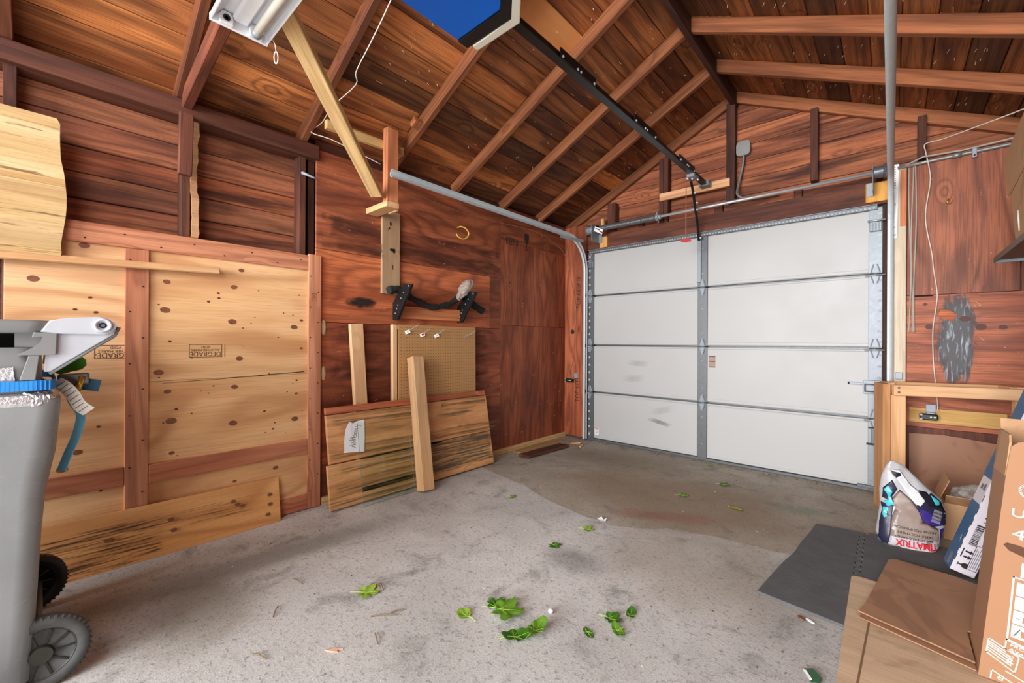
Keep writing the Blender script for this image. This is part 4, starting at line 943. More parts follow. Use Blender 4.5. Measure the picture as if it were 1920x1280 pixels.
# ------------------------------------------------------------------ hangers, braces and lamp near the roof at left
t = thing('track_hanger', 'upright orange-brown wooden block with a foot, holding the track end', 'bracket', (-2.51, 1.6, 2.04))
aabb('post', t, M['fir'], -2.592, -2.567, 1.582, 1.668, 2.06, 2.566, 'z', (1.05, .85, .68))
aabb('post_backing', t, M['fir'], -2.622, -2.593, 1.580, 1.668, 2.06, 2.566, 'z', (1.08, .95, .78))
aabb('foot', t, M['pine'], -2.842, -2.562, 1.576, 1.672, 2.02, 2.059, 'x', (.95, .85, .72))
aabb('foot_wedge', t, M['pine'], -2.70, -2.60, 1.6725, 1.692, 2.015, 2.045, 'x', (.9, .82, .75))
o = beam('brace_board', None, M['treated'], (-2.605, 1.525, 2.09), (-1.50, .30, 2.56), (.745, .667, 0), .078, .04, (1.06, 1.04, .98), .004)
tag(o, 'long pale greenish diagonal brace running from the lamp down to the hanger', 'brace')
o = beam('cross_board', None, M['treated'], (-2.64, 1.19, 2.455), (-2.64, 1.75, 2.463), (0, 0, 1), .055, .036, (1.0, 1.0, .92), .003)
tag(o, 'short weathered treated board spanning two rafters behind the diagonal brace', 'board')
o = board('wood_block', None, M['rafter'], (-2.452, 1.745, 2.606), (.8, 0, .394), (0, 1, 0), .06, .085, .04, (1.1, 1.0, .9), .003)
tag(o, 'small brown wood block nailed against a rafter right of the hanger', 'block')
t = beam('tie_beam', None, M['stud'], (-2.93, .53, 2.388), (-.6, .43, 2.388), (0, 0, 1), .092, .044, (1.25, .95, .8), .004)
tag(t, 'old dark tie beam running from the left wall plate towards the lamp', 'beam')

t = thing('strip_light', 'white shop light with one frosted tube hung under the dark tie beam', 'light', (-1.3, .5, 2.3))
x0, x1, y0, y1, z0 = -1.862, -.75, .412, .602, 2.275
prof = [(-.095, .0), (-.095, .022), (-.06, .058), (.06, .058), (.095, .022), (.095, .0), (.091, .0), (.088, .018), (.056, .05), (-.056, .05), (-.088, .018), (-.091, .0)]
yc = (y0 + y1) / 2
bm = bmesh.new(); A = [bm.verts.new((x0 + .006, yc + u, z0 + h)) for u, h in prof]; B = [bm.verts.new((x1, yc + u, z0 + h)) for u, h in prof]
n = len(prof)
for i in range(n): bm.faces.new((A[i], A[(i + 1) % n], B[(i + 1) % n], B[i]))
bm.faces.new(A[::-1]); bm.faces.new(B)
obj('reflector', mesh(bm), M['enamel'], t)
e = prism('end_cap', t, M['enamel'], [(-.097, -.004), (-.097, .022), (-.062, .06), (.062, .06), (.097, .022), (.097, -.004)], 0, .008, Matrix(((0, 0, 1, x0), (1, 0, 0, yc), (0, 1, 0, z0), (0, 0, 0, 1))), None, .002)
aabb('centre_channel', t, M['enamel'], x0 + .01, x1, yc - .028, yc + .028, z0 + .028, z0 + .05, 'x', None, .008)
for yo in (-.048, .05):
    s_ = prism('tube_socket', t, M['whiteplastic'], [(-.022, .0), (.022, .0), (.022, .03), (.014, .046), (-.014, .046), (-.022, .03)], 0, .016, Matrix(((0, 0, 1, x0 + .008), (1, 0, 0, yc + yo), (0, 1, 0, z0 - .002), (0, 0, 0, 1))), None, .003)
    if yo < 0:
        bm = bmesh.new(); lathe_bm(bm, [(.006, 0), (.010, .002), (.012, .002), (.012, 0)], frame((x0 + .0245, yc + yo, z0 + .02), (0, 1, 0), (0, 0, 1)), 18); obj('socket_ring', mesh(bm), M['ink'], s_)
tu = cyl('fluorescent_tube', t, M['tubeglass'], (x0 + .026, yc + .05, z0 + .008), (x1 - .01, yc + .05, z0 + .008), .0165, 20)
cyl('tube_cap', t, M['galv'], (x0 + .024, yc + .05, z0 + .008), (x0 + .05, yc + .05, z0 + .008), .0171, 20)
tube('pull_cord', t, M['whiteplastic'], [(-1.82, .606, 2.29), (-1.82, .618, 2.27), (-1.82, .622, 2.245)], .0016, 6)
lp = [(-1.82 + .006 * math.cos(q) * .6, .622 + .006 * math.cos(q), 2.22 + .024 * math.sin(q)) for q in [2 * math.pi * k / 20 for k in range(21)]]
tube('pull_ring', t, M['whiteplastic'], lp, .002, 6)

# ------------------------------------------------------------------ overhead door hardware
def track_path(x, yv, zh, yend, R, z0=.02):
    pts = [(x, yv, z0), (x, yv, zh - R)]
    for k in range(1, 13):
        q = math.pi / 2 * k / 12; pts.append((x, yv - R + R * math.cos(q), zh - R + R * math.sin(q)))
    pts.append((x, yend, zh + .02)); return pts
def channel(sg, h=.052, d=.03, th=.003):
    r = h / 2; A = [math.radians(158 + 224 * k / 14) for k in range(15)]
    return [(r * math.cos(a), (r + r * math.sin(a)) * sg) for a in A] + [((r - th) * math.cos(a), (r + (r - th) * math.sin(a)) * sg) for a in A[::-1]]
t = thing('door_track', 'galvanised curved track left of the overhead door, running back to the hanger', 'track', (-2.56, 4.0, 0))
pth = track_path(-2.5655, 4.06, 2.225, 1.60, .34)
sweep('channel', t, M['track'], channel(1), pth, (1, 0, 0))
for (y0, y1, z) in ((3.70, 3.98, 2.17),):
    beam('angle_brace', t, M['galv'], (-2.572, 3.62, 2.20), (-2.48, 3.92, 2.19), (0, 0, 1), .03, .004)
bm = bmesh.new()
for zz in (.55, 1.06, 1.62): bm_box(bm, .016, .02, .035, (-2.545, 4.06, zz))
obj('rollers', mesh(bm), M['black'], t)['kind'] = 'stuff'
t = thing('door_track', 'galvanised track right of the overhead door, rising straight towards the ceiling', 'track', (.0, 4.0, 0))
pth = track_path(.012, 4.05, 2.235, 1.3, .34)
sweep('channel', t, M['track'], channel(-1, .05, .032), pth, (1, 0, 0))
aabb('flag_bracket', t, M['galvwhite'], .022, .06, 4.058, 4.076, .845, .895, 'x', None, .002)

t = thing('torsion_spring', 'galvanised torsion bar with a coil spring above the overhead door', 'door spring', (-1.26, 3.98, 2.31))
cyl('shaft', t, M['chrome'], (-2.46, 3.98, 2.305), (-.02, 3.98, 2.318), .0125, 16)
bm = bmesh.new(); pts = []; turns = 42; n0 = 10
x0, x1 = -2.31, -1.69
prof = []
for k in range(turns * 4 + 1):
    x = x0 + (x1 - x0) * k / (turns * 4); prof.append((.0265 + (.003 if k % 4 == 2 else (.0015 if k % 2 else 0)), x))
lathe_bm(bm, prof, frame((0, 3.98, 2.306), (0, 1, 0), (0, 0, 1)), 18)
obj('coil_spring', mesh(bm, smooth=True), M['galvdark'], t)
bm = bmesh.new(); lathe_bm(bm, [(.02, -1.70), (.034, -1.695), (.034, -1.675), (.022, -1.67), (.022, -1.65), (.014, -1.648)], frame((0, 3.98, 2.306), (0, 1, 0), (0, 0, 1)), 18)
wc = obj('winding_cone', mesh(bm), M['galvwhite'], t)
bm = bmesh.new()
for k in range(4):
    q = k * math.pi / 2 + .4; tube_bm(bm, [(-1.685, 3.98 + .03 * math.cos(q), 2.306 + .03 * math.sin(q)), (-1.685, 3.98 + .05 * math.cos(q), 2.306 + .05 * math.sin(q))], .006, 6)
obj('set_screws', mesh(bm), M['galvwhite'], wc)['kind'] = 'stuff'
for (xd, sg) in ((-2.425, 1), (-.065, -1)):
    bm = bmesh.new(); lathe_bm(bm, [(.014, -.04), (.05, -.04), (.052, -.034), (.04, -.03), (.041, .02), (.052, .026), (.05, .034), (.02, .04)], frame((xd, 3.98, 2.306 if sg > 0 else 2.317), (0, 1, 0), (0, 0, 1)) , 22)
    obj('cable_drum', mesh(bm), M['galvdark' if sg < 0 else 'galv'], t)
    pl_ = aabb('bearing_plate', t, M['galv'], xd + .035 * sg - .002, xd + .035 * sg + .002, 3.93, 4.10, 2.18, 2.36, 'z', None, .0015)
    aabb('plate_foot', pl_, M['galv'], xd + (.035 if sg > 0 else -.075), xd + (.075 if sg > 0 else -.035), 4.085, 4.093, 2.18, 2.28, 'z', None, .0015)
aabb('mounting_block', t, M['pine'], -2.385, -2.295, 4.094, 4.13, 2.13, 2.245, 'z', (1.0, .78, .42))
aabb('mounting_block', t, M['pine'], -2.37, -2.335, 4.094, 4.13, 2.36, 2.445, 'z', (1.0, .82, .5))
aabb('mounting_block', t, M['pine'], -.145, -.02, 4.094, 4.13, 2.14, 2.28, 'z', (1.0, .74, .28))
cyl('black_clamp', t, M['black'], (-2.36, 3.98, 2.306), (-2.335, 3.98, 2.306), .036, 16)
tg = board('warning_tag', t, M['paper'], (-2.30, 3.925, 2.275), (1, -.1, -.52), (0, -.25, 1), .115, .05, .0015, None, 0)
board('tag_stripe', tg, M['red'], (-2.268, 3.9185, 2.252), (1, -.1, -.52), (0, -.25, 1), .04, .012, .0012, None, 0)
board('tag_print', tg, M['galvdark'], (-2.31, 3.9235, 2.288), (1, -.1, -.52), (0, -.25, 1), .06, .012, .0012, None, 0)
for xw in (-2.49, -.012): pass

# opener
t = thing('garage_door_opener', 'ceiling opener with blue underside, pale end cover and long black rail', 'opener', (-1.24, 1.0, 2.4))
pb_ = [(-1.40, .70), (-1.40, 1.202), (-1.142, 1.202), (-1.06, 1.11), (-1.06, .70)]
prism('motor_housing', t, M['blue'], pb_, 2.40, 2.55, Matrix(), None, .004)
pk_ = [(-1.403, 1.205), (-1.403, 1.257), (-1.395, 1.262), (-1.135, 1.262), (-1.04, 1.155), (-1.04, 1.09), (-1.055, 1.09), (-1.055, 1.13), (-1.148, 1.205)]
prism('black_collar', t, M['blackplastic'], pk_, 2.395, 2.565, Matrix(), None, .005)
pc_ = [(-1.372, 1.264), (-1.378, 1.288), (-1.365, 1.298), (-1.128, 1.298), (-1.005, 1.165), (-1.005, .70), (-1.036, .70), (-1.036, 1.158), (-1.138, 1.264)]
prism('end_cover', t, M['ivory'], pc_, 2.392, 2.57, Matrix(), None, .005)
rl = aabb('rail', t, M['black'], -1.283, -1.247, 1.29, 4.03, 2.53, 2.56, 'y', None, .004)
aabb('rail_web', rl, plain('painted_sheen_steel', (60, 64, 64), .35, .5), -1.288, -1.242, 1.3, 4.0, 2.524, 2.531, 'y', None, .001)  # greyer base colour paints a sheen onto the black rail
for yc_ in (1.90, 2.72, 3.50):
    sp = aabb('splice_bracket', t, M['black'], -1.240, -1.232, yc_ - .17, yc_ + .17, 2.522, 2.572, 'y', None, .002)
    bm = bmesh.new()
    for dy in (-.15, -.015, .015, .15): bmesh.ops.create_icosphere(bm, subdivisions=2, radius=.008, matrix=Matrix.Translation((-1.232, yc_ + dy, 2.532)))
    obj('bolts', mesh(bm), M['chrome'], sp)['kind'] = 'stuff'
tr = aabb('trolley', t, M['galvwhite'], -1.30, -1.235, 3.66, 3.78, 2.498, 2.528, 'y', None, .004)
bm = bmesh.new()
for (dx, dy) in ((0, 0), (.03, .05), (-.03, -.03)): bmesh.ops.create_icosphere(bm, subdivisions=2, radius=.011, matrix=Matrix.Translation((-1.265 + dx, 3.70 + dy, 2.49)))
obj('trolley_bolts', mesh(bm), M['chrome'], tr)['kind'] = 'stuff'
aabb('header_bracket', t, M['galv'], -1.31, -1.225, 4.0, 4.0905, 2.515, 2.565, 'x', None, .003)
arm = tube('door_arm', t, M['black'], smooth_pts([(-1.285, 3.72, 2.49), (-1.29, 3.79, 2.42), (-1.30, 3.87, 2.32), (-1.315, 3.99, 2.17), (-1.335, 4.085, 2.05)], 5), .011, 8)
bm = bmesh.new()
for p in ((-1.275, 3.80, 2.40), (-1.278, 3.86, 2.33), (-1.29, 3.90, 2.28), (-1.315, 4.07, 2.065)): bmesh.ops.create_icosphere(bm, subdivisions=2, radius=.011, matrix=Matrix.Translation(p))
obj('arm_bolts', mesh(bm), M['chrome'], arm)['kind'] = 'stuff'
rc = tube('release_cord', t, plain('reddish_cord', (190, 120, 104), .7), [(-1.315, 3.70, 2.495), (-1.315, 3.70, 2.2), (-1.315, 3.70, 1.985)], .0035, 6)
h_ = prism('release_handle', t, M['red'], [(-.042, -.012), (-.036, .012), (.036, .012), (.042, -.012), (.012, -.01), (.006, -.018), (-.006, -.018), (-.012, -.01)], -.008, .008, frame((-1.315, 3.70, 1.975), (.9, .4, .05), (0, 0, 1)), None, .002)
o = board('mounting_board', None, M['pine'], (-1.395, YD - .015, 2.532), (1, 0, .0), (0, 0, 1), .64, .072, .028, (1.0, .8, .72), .002)
tag(o, 'short pinkish pine board across two gable studs carrying the opener rail', 'board')

# junction box and its conduit
t = thing('junction_box', 'grey round-cornered outlet box with a bent conduit on the gable boards', 'outlet box', (-1.03, YD, 2.8))
q_ = []
for k in range(24):
    a = 2 * math.pi * k / 24; c_, s_ = math.cos(a), math.sin(a); r = .062 * (abs(c_) ** 5 + abs(s_) ** 5) ** (-1 / 5); q_.append((r * c_ * .85, r * s_))
prism('box', t, M['conduit'], q_, 0, .05, Matrix(((1, 0, 0, -.985), (0, 0, -1, YD + .092), (0, 1, 0, 2.825), (0, 0, 0, 1))), None, .004)
prism('cover', t, M['conduit'], [(a * 1.04, b * 1.04) for a, b in q_], 0, .004, Matrix(((1, 0, 0, -.985), (0, 0, -1, YD + .042), (0, 1, 0, 2.825), (0, 0, 0, 1))))
tube('conduit', t, M['conduit'], smooth_pts([(-.985, YD + .062, 2.77), (-.987, YD + .058, 2.70), (-1.008, YD + .05, 2.58), (-1.02, YD + .02, 2.48), (-1.015, YD - .02, 2.41), (-.975, YD - .03, 2.365), (-.9, YD - .035, 2.35), (-.7, YD - .035, 2.345)], 5), .0105, 10)

t = thing('wall_conduit', 'thin grey steel conduit running level across the top of the right plywood', 'conduit', (.3, 4.05, 2.35))
tube('pipe', t, M['conduit'], [(.03, YD - .05, 2.345), (.2, YD - .045, 2.352), (.6, YD - .045, 2.358), (.75, YD - .045, 2.36)], .0115, 10)
tube('cable', t, M['greywire'], [(.07, YD - .06, 2.35), (.16, YD - .062, 2.385), (.35, YD - .062, 2.375), (.6, YD - .06, 2.39), (.75, YD - .06, 2.40)], .006, 8)
cyl('coupling', t, M['conduit'], (.30, YD - .045, 2.354), (.345, YD - .045, 2.355), .0155, 12)
cl = aabb('pipe_strap', t, M['galvwhite'], .39, .412, YD - .06, YD - .03, 2.315, 2.375, 'z', None, .002)
bm = bmesh.new(); disc_bm(bm, frame((.401, YD - .061, 2.328), (1, 0, 0), (0, 0, 1)), .005, .005, .0012, 10); obj('strap_hole', mesh(bm), M['hole'], cl)

# wires
o = tube('door_wire', None, M['wire'], smooth_pts([(.71, 3.50, 2.405), (.555, 3.70, 2.425), (.35, 3.92, 2.452), (.25, 4.03, 2.468), (.172, YD - .04, 2.478), (.173, YD - .045, 2.42), (.19, YD - .06, 2.30), (.195, YD - .06, 2.2), (.175, YD - .05, 2.02), (.178, YD - .05, 1.9), (.205, YD - .045, 1.72), (.215, YD - .045, 1.6), (.232, YD - .045, 1.45), (.228, YD - .045, 1.35), (.213, YD - .045, 1.2), (.215, YD - .045, 1.0), (.225, YD - .05, .84), (.235, YD - .068, .70), (.236, YD - .068, .66), (.24, YD - .07, .64)], 5), .0035, 6); tag(o, 'single white wire hanging down the plywood right of the overhead door', 'wire')
for k, xo in enumerate((.095, .108, .122)):
    pts = [(xo + .006 * math.sin(z * 5 + k * 2), YD - .035 - .004 * k, z) for z in [2.345 - j * .09 for j in range(14)]]
    o = tube('cable_strand', None, M['greywire'], smooth_pts(pts, 3), .0045, 6)
    tag(o, ['grey cable hanging beside the cream post, left of the bundle', 'middle grey cable of the hanging bundle beside the cream post', 'right grey cable of the hanging bundle beside the cream post'][k], 'cable', 'grey cables beside the cream post')
o = tube('ceiling_wire', None, M['wire'], smooth_pts([(-1.80, 1.17, 2.86), (-1.99, 1.19, 2.78), (-2.10, 1.18, 2.69), (-2.26, 1.19, 2.62), (-2.32, 1.22, 2.585), (-2.55, 1.19, 2.53), (-2.68, 1.185, 2.475), (-2.76, 1.15, 2.43), (-2.70, 1.25, 2.40), (-2.66, 1.40, 2.36), (-2.62, 1.56, 2.315)], 4), .003, 6); tag(o, 'white wire looping down the roof boards to the left track hanger', 'wire')
o = tube('bell_wire', None, M['bellwire'], smooth_pts([(-2.53, 1.66, 2.16), (-2.68, 2.0, 2.20), (-2.8, 2.5, 2.225), (-2.82, 3.0, 2.25), (-2.80, 3.5, 2.26), (-2.82, 3.8, 2.22), (-2.82, 4.07, 2.1), (-2.74, 4.085, 1.75), (-2.68, 4.085, 1.45), (-2.705, 4.085, 1.1), (-2.72, 4.085, .9), (-2.76, 4.05, .72)], 6), .0022, 6); tag(o, 'thin copper-coloured wire following the left track down to its sensor', 'wire')

# photo-eye sensors
def sensor(name, P, sg, label):
    t = thing(name, label, 'sensor', P); x, y, z = P
    aabb('eye_body', t, M['blackplastic'], x - .045, x + .045, y - .02, y + .02, z - .02, z + .02, 'x', None, .006)
    aabb('bracket_arm', t, M['galvwhite'], x - .01 + .04 * sg, x + .03 + .04 * sg, y + .0, y + .05, z + .02, z + .03, 'x', None, .002)
    b = aabb('bracket_plate', t, M['galvwhite'], x - .012 + .05 * sg, x + .038 + .05 * sg, y + .045, y + .055, z + .025, z + .08, 'z', None, .002)
    for dx in (-.037,): aabb('lens_lug', t, M['galvwhite'], x + dx - .007, x + dx + .007, y - .0225, y - .018, z + .008, z + .02, 'x', None, .001)
    aabb('lens_lug', t, M['galvwhite'], x - .044, x - .03, y - .0225, y - .018, z - .02, z - .008, 'x', None, .001)
    aabb('lamp', t, M['led'], x + .024, x + .034, y - .0215, y - .019, z - .003, z + .004, 'x', None, .001)
    aabb('lamp', t, M['white'], x + .006, x + .016, y - .0215, y - .019, z - .002, z + .005, 'x', None, .001)
sensor('photo_eye', (-2.745, 4.045, .66), 1, 'small black sensor on a steel bracket low beside the left track')
sensor('photo_eye', (.19, 4.005, .605), 0, 'small black sensor with a green light on the batten behind the stand')
o = aabb('mounting_batten', None, M['treated'], .095, .548, YD - .055, YD - .031, .555, .655, 'x', (1.0, .9, .68), .002)
tag(o, 'yellow-brown batten on the plywood behind the wooden stand, below the rails', 'batten')

# perforated scale strip leaning on the post
t = aabb('scale_strip', None, M['paper'], -.004, .033, YD - .048, YD - .043, 1.85, 2.375, 'z', None, .001)
t.matrix_basis = Matrix.Translation((.016, 0, 2.1)) @ Matrix.Rotation(.018, 4, 'Y') @ Matrix.Translation((-.016, 0, -2.1)) @ t.matrix_basis; WM[t.name] = t.matrix_basis.copy()
tag(t, 'narrow white paper scale strip with black marks hung on the cream post', 'strip')
bm = bmesh.new()
for k in range(9): bm_box(bm, .008, .0008, .003, (.018, YD - .0484, 2.355 - k * .016))
for (x, z, w_) in ((.012, 2.245, .02), (.012, 2.238, .016), (.012, 2.23, .02), (.011, 2.222, .02), (.013, 2.214, .014)): bm_box(bm, w_, .0008, .003, (x, YD - .0484, z))
bm_box(bm, .034, .0008, .002, (.013, YD - .0484, 2.205))
obj('scale_marks', mesh(bm), M['ink'], t)
for (s, z) in (('63', 2.09), ('3e', 1.93), ('2.', 1.90), ('VC', 1.872)): lettering('scale_figures', t, M['ink'], s, .022, (.011, YD - .0485, z), (1, 0, 0), (0, 0, 1))

# ------------------------------------------------------------------ wheeled bin at the left edge
def rrect(x0, x1, y0, y1, r, n=6):
    out = []
    for (cx_, cy_, a0) in ((x1 - r, y1 - r, 0), (x0 + r, y1 - r, 90), (x0 + r, y0 + r, 180), (x1 - r, y0 + r, 270)):
        for k in range(n + 1):
            a = math.radians(a0 + 90 * k / n); out.append((cx_ + r * math.cos(a), cy_ + r * math.sin(a)))
    return out
def loft(name, parent, mat, levels, cap0=True, cap1=True, smooth=True):
    bm = bmesh.new(); R_ = [[bm.verts.new((x, y, z)) for (x, y) in rrect(*lv)] for (z, *lv) in levels]
    n = len(R_[0])
    for A, B in zip(R_, R_[1:]):
        for k in range(n): bm.faces.new((A[k], A[(k + 1) % n], B[(k + 1) % n], B[k]))
    if cap0: bm.faces.new(R_[0][::-1])
    if cap1: bm.faces.new(R_[-1])
    me = mesh(bm)
    for p in me.polygons: p.use_smooth = smooth and len(p.vertices) == 4
    return obj(name, me, mat, parent)
def ribbon(name, parent, mat, pts, ref, wd, th=.0016):
    return sweep(name, parent, mat, [(-th, -wd / 2), (th, -wd / 2), (th, wd / 2), (-th, wd / 2)], pts, ref)
t = thing('wheeled_bin', 'battered grey wheeled rubbish bin at the left edge, standing by the framed panel', 'bin', (-2.28, -.3, 0))
X0, X1 = -2.60, -1.93
loft('body', t, M['binbody'], [(.05, X0 + .07, X1 - .02, -.56, -.012, .05), (.27, X0 + .05, X1 - .016, -.60, -.004, .05), (.5, X0 + .035, X1 - .012, -.64, .006, .05), (.62, X0 + .03, X1 - .01, -.66, .014, .055), (.68, X0 + .02, X1 - .008, -.68, .024, .06), (.75, X0 + .012, X1 - .004, -.69, .036, .06), (.90, X0, X1, -.70, .046, .05), (.915, X0, X1, -.70, .046, .05), (.918, X0 + .03, X1 - .03, -.67, .016, .04)], True, False)
bm = bmesh.new(); R_ = []
for j, (z, off) in enumerate(((.898, .002), (.906, .005), (.918, .004), (.93, .0), (.938, -.012))):
    R_.append([bm.verts.new((x + rnd.uniform(-.003, .003), y + rnd.uniform(-.003, .003), z + rnd.uniform(-.003, .003))) for (x, y) in rrect(X0 - off, X1 + off, -.70 - off, .03 + off, .05, 22)])
for A, B in zip(R_, R_[1:]):
    for k in range(len(A)): bm.faces.new((A[k], A[(k + 1) % len(A)], B[(k + 1) % len(A)], B[k]))
obj('silver_tape', mesh(bm), M['foil'], t)
loft('neck', t, M['binlid'], [(.915, X0 + .02, X1 - .02, -.68, .01, .05), (1.0, X0 + .016, X1 - .014, -.685, .006, .05), (1.075, X0 + .012, X1 - .012, -.69, .004, .05), (1.075, X0 + .02, X1 - .02, -.68, -.004, .05), (.93, X0 + .03, X1 - .03, -.67, -.01, .05)], False, True)
aabb('dark_liner', t, M['blackplastic'], X0 + .05, X0 + .06, -.66, -.012, .93, 1.118, 'y', None, 0); aabb('dark_liner', t, M['blackplastic'], X0 + .06, X1 - .04, -.024, -.016, .93, 1.118, 'x', None, 0)  # black panels added so the lid gap reads as a shaded interior
lid = loft('lid', t, M['binlid'], [(1.118, X0 - .005, X1 + .004, -.70, .012, .05), (1.122, X0 - .012, X1 + .012, -.71, .02, .05), (1.146, X0 - .012, X1 + .012, -.71, .03, .05), (1.158, X0 - .002, X1 + .002, -.70, .022, .05)])
for sx_ in (X1, X0 + .03):
    fx = lambda d: Matrix(((0, 0, 1, sx_ + d), (1, 0, 0, 0), (0, 1, 0, 0), (0, 0, 0, 1)))
    arm = prism('hinge_arm', t, M['binarm'], [(.0, 1.122), (.02, 1.158), (.06, 1.168), (.13, 1.174), (.152, 1.168), (.17, 1.152), (.172, 1.14), (.162, 1.124), (.145, 1.116), (.03, 1.118)], -.03, .006, fx(0), None, .004)
    prism('gusset', t, M['binarm'], [(.025, 1.118), (.145, 1.117), (.172, 1.136), (.166, 1.118), (.022, 1.0), (.008, 1.0), (.012, 1.05)], -.026, -.002, fx(0), None, .003)
    tube('gusset_lip', arm, M['binlid'], [(sx_ - .012, .178, 1.142), (sx_ - .012, .168, 1.114), (sx_ - .012, .02, .994)], .006, 8)
    bm = bmesh.new(); lathe_bm(bm, [(.0005, 0), (.008, 0), (.009, .004), (.014, .004), (.016, .010), (.022, .010), (.024, 0)], frame((sx_ + .005, .138, 1.146), (0, 1, 0), (0, 0, 1)), 24)
    pv = obj('pivot_ring', mesh(bm, smooth=True), M['binarm'], arm)
    cyl('pivot_socket', arm, M['blackplastic'], (sx_ + .0, .138, 1.146), (sx_ + .0095, .138, 1.146), .0095, 16)
    cyl('pivot_pin', arm, M['galvdark'], (sx_ + .0, .138, 1.146), (sx_ + .012, .138, 1.146), .0055, 12)
    prism('latch_plate', t, M['binlid'], [(-.045, 1.052), (.034, 1.052), (.036, 1.118), (-.012, 1.122), (-.016, 1.105), (-.006, 1.105), (.008, 1.112), (.004, 1.092), (-.012, 1.074)], -.012, .010, fx(0), None, .002)
    prism('latch_post', t, M['binlid'], [(-.04, .977), (-.008, .977), (.0, 1.052), (-.022, 1.052)], -.012, .008, fx(0), None, .002)
aabb('rear_wall', t, M['binlid'], X1 - .06, X1 - .022, -.05, .004, 1.076, 1.118, 'x', None, 0)
cyl('hinge_rod', t, M['binlid'], (X0 + .01, .138, 1.146), (X1 - .01, .138, 1.146), .011, 14)
board('foil_scrap', t, M['foil'], (X1 - .008, -.075, .99), (0, 1, .1), (.1, 0, 1), .05, .05, .002, None, 0)
cyl('axle', t, M['galvdark'], (-2.55, .0, .115), (-2.02, .0, .115), .011, 12)
aabb('axle_housing', t, M['blackplastic'], -2.52, -2.045, -.14, -.03, .04, .19, 'x', None, .02)
for (xo, s, R0) in ((-1.985, 1, .112), (-2.585, 1, .112)):
    f = frame((xo, .006 if xo > -2.2 else -.03, R0 + .002), (0, 1, 0), (0, 0, 1))       # axis along +x
    bm = bmesh.new(); lathe_bm(bm, [(R0 * .70, -.028), (R0 * .92, -.028), (R0, -.018), (R0, .012), (R0 * .93, .02), (R0 * .72, .018), (R0 * .70, .008)], f, 40)
    tz = obj('tire', mesh(bm, smooth=True), M['tire'] if xo > -2.2 else M['blackplastic'], t)
    bm = bmesh.new()
    for k in range(44):
        q = 2 * math.pi * k / 44
        mm = f @ Matrix.Rotation(q, 4, 'Z') @ Matrix.Translation((R0 * .965, 0, .0135)) @ Matrix.Rotation(.5, 4, 'Y')
        bm_box(bm, R0 * .13, R0 * .055, .006, (0, 0, 0), mm)
    obj('tread_lugs', mesh(bm), M['tire'] if xo > -2.2 else M['blackplastic'], tz)
    bm = bmesh.new(); lathe_bm(bm, [(.012, .02), (.026, .02), (.03, .006), (R0 * .62, .004), (R0 * .69, .012), (R0 * .72, .012), (R0 * .72, -.02), (.012, -.02)], f, 40)
    hb = obj('hub', mesh(bm, smooth=False), plain('dark_dusty_plastic', (46, 44, 36), .5, 0, .3, 14) if xo > -2.2 else M['blackplastic'], t)
    bm = bmesh.new()
    for k in range(10):
        bm_box(bm, R0 * .38, .006, .01, (R0 * .46, 0, .006), f @ Matrix.Rotation(2 * math.pi * k / 10, 4, 'Z'))
    obj('spokes', mesh(bm), plain('wheel_spoke', (40, 39, 34), .5), hb)
# ratchet strap
t = thing('ratchet_strap', 'blue ratchet strap cinched round the grey bin, tail and label hanging', 'strap', (-2.28, .0, .95))
bm = bmesh.new(); ra = rrect(X0 + .0, X1 + .002, -.69, .032, .05, 10); rb = rrect(X0 - .004, X1 + .006, -.694, .036, .05, 10)
L_ = [[bm.verts.new((x, y, z)) for (x, y) in rr_] for (rr_, z) in ((ra, .945), (rb, .945), (rb, .975), (ra, .975))]
for i in range(4):
    A, B = L_[i], L_[(i + 1) % 4]
    for k in range(len(A)): bm.faces.new((A[k], A[(k + 1) % len(A)], B[(k + 1) % len(A)], B[k]))
st_ = obj('webbing', mesh(bm), M['strap'], t)
bm = bmesh.new()
for k in range(70): bm_box(bm, .0014, .003, .029, (X1 + .0058, -.60 + k * .009, .96))
ob_ = obj('webbing_ribs', mesh(bm), M['strap'], st_); ob_['kind'] = 'stuff'
board('ratchet_body', t, M['galvdark'], (-2.06, .078, .966), (.2, 1, .05), (0, 0, 1), .075, .038, .02, None, .004)
cyl('ratchet_barrel', t, M['brass'], (-2.05, .085, .925), (-2.045, .098, .975), .009, 12)
board('ratchet_flag', t, M['strapdark'], (-2.06, .10, .948), (.15, 1, -.22), (0, .25, 1), .085, .04, .004, None, .001)
tail = smooth_pts([(-2.08, .064, .935), (-2.08, .072, .90), (-2.08, .08, .875), (-2.08, .094, .845), (-2.08, .093, .81), (-2.085, .082, .76), (-2.09, .066, .71), (-2.09, .05, .655)], 5)
ribbon('tail', t, M['straptail'], tail, (.745, .667, 0), .030)
tl = smooth_pts([(-2.03, .035, .962), (-2.02, .055, .945), (-2.015, .075, .915), (-2.015, .09, .88), (-2.01, .112, .858)], 5)
lb = ribbon('label_tag', t, M['tagpaper'], tl, (.60, .55, .55), .046, .0008)
bm = bmesh.new()
for k in range(3, len(tl) - 2):
    if k % 2 == 0: continue
    p = tl[k]; d = V((.60, .55, .55)).normalized(); tt = (tl[k + 1] - tl[k - 1]).normalized(); nn_ = tt.cross(d).normalized()
    for sg in (1, -1): bm_box(bm, .036, .002, .0004, (0, 0, 0), frame(p + nn_ * .0013 * sg, d, tt))
obj('label_print', mesh(bm), M['galvdark'], lb)

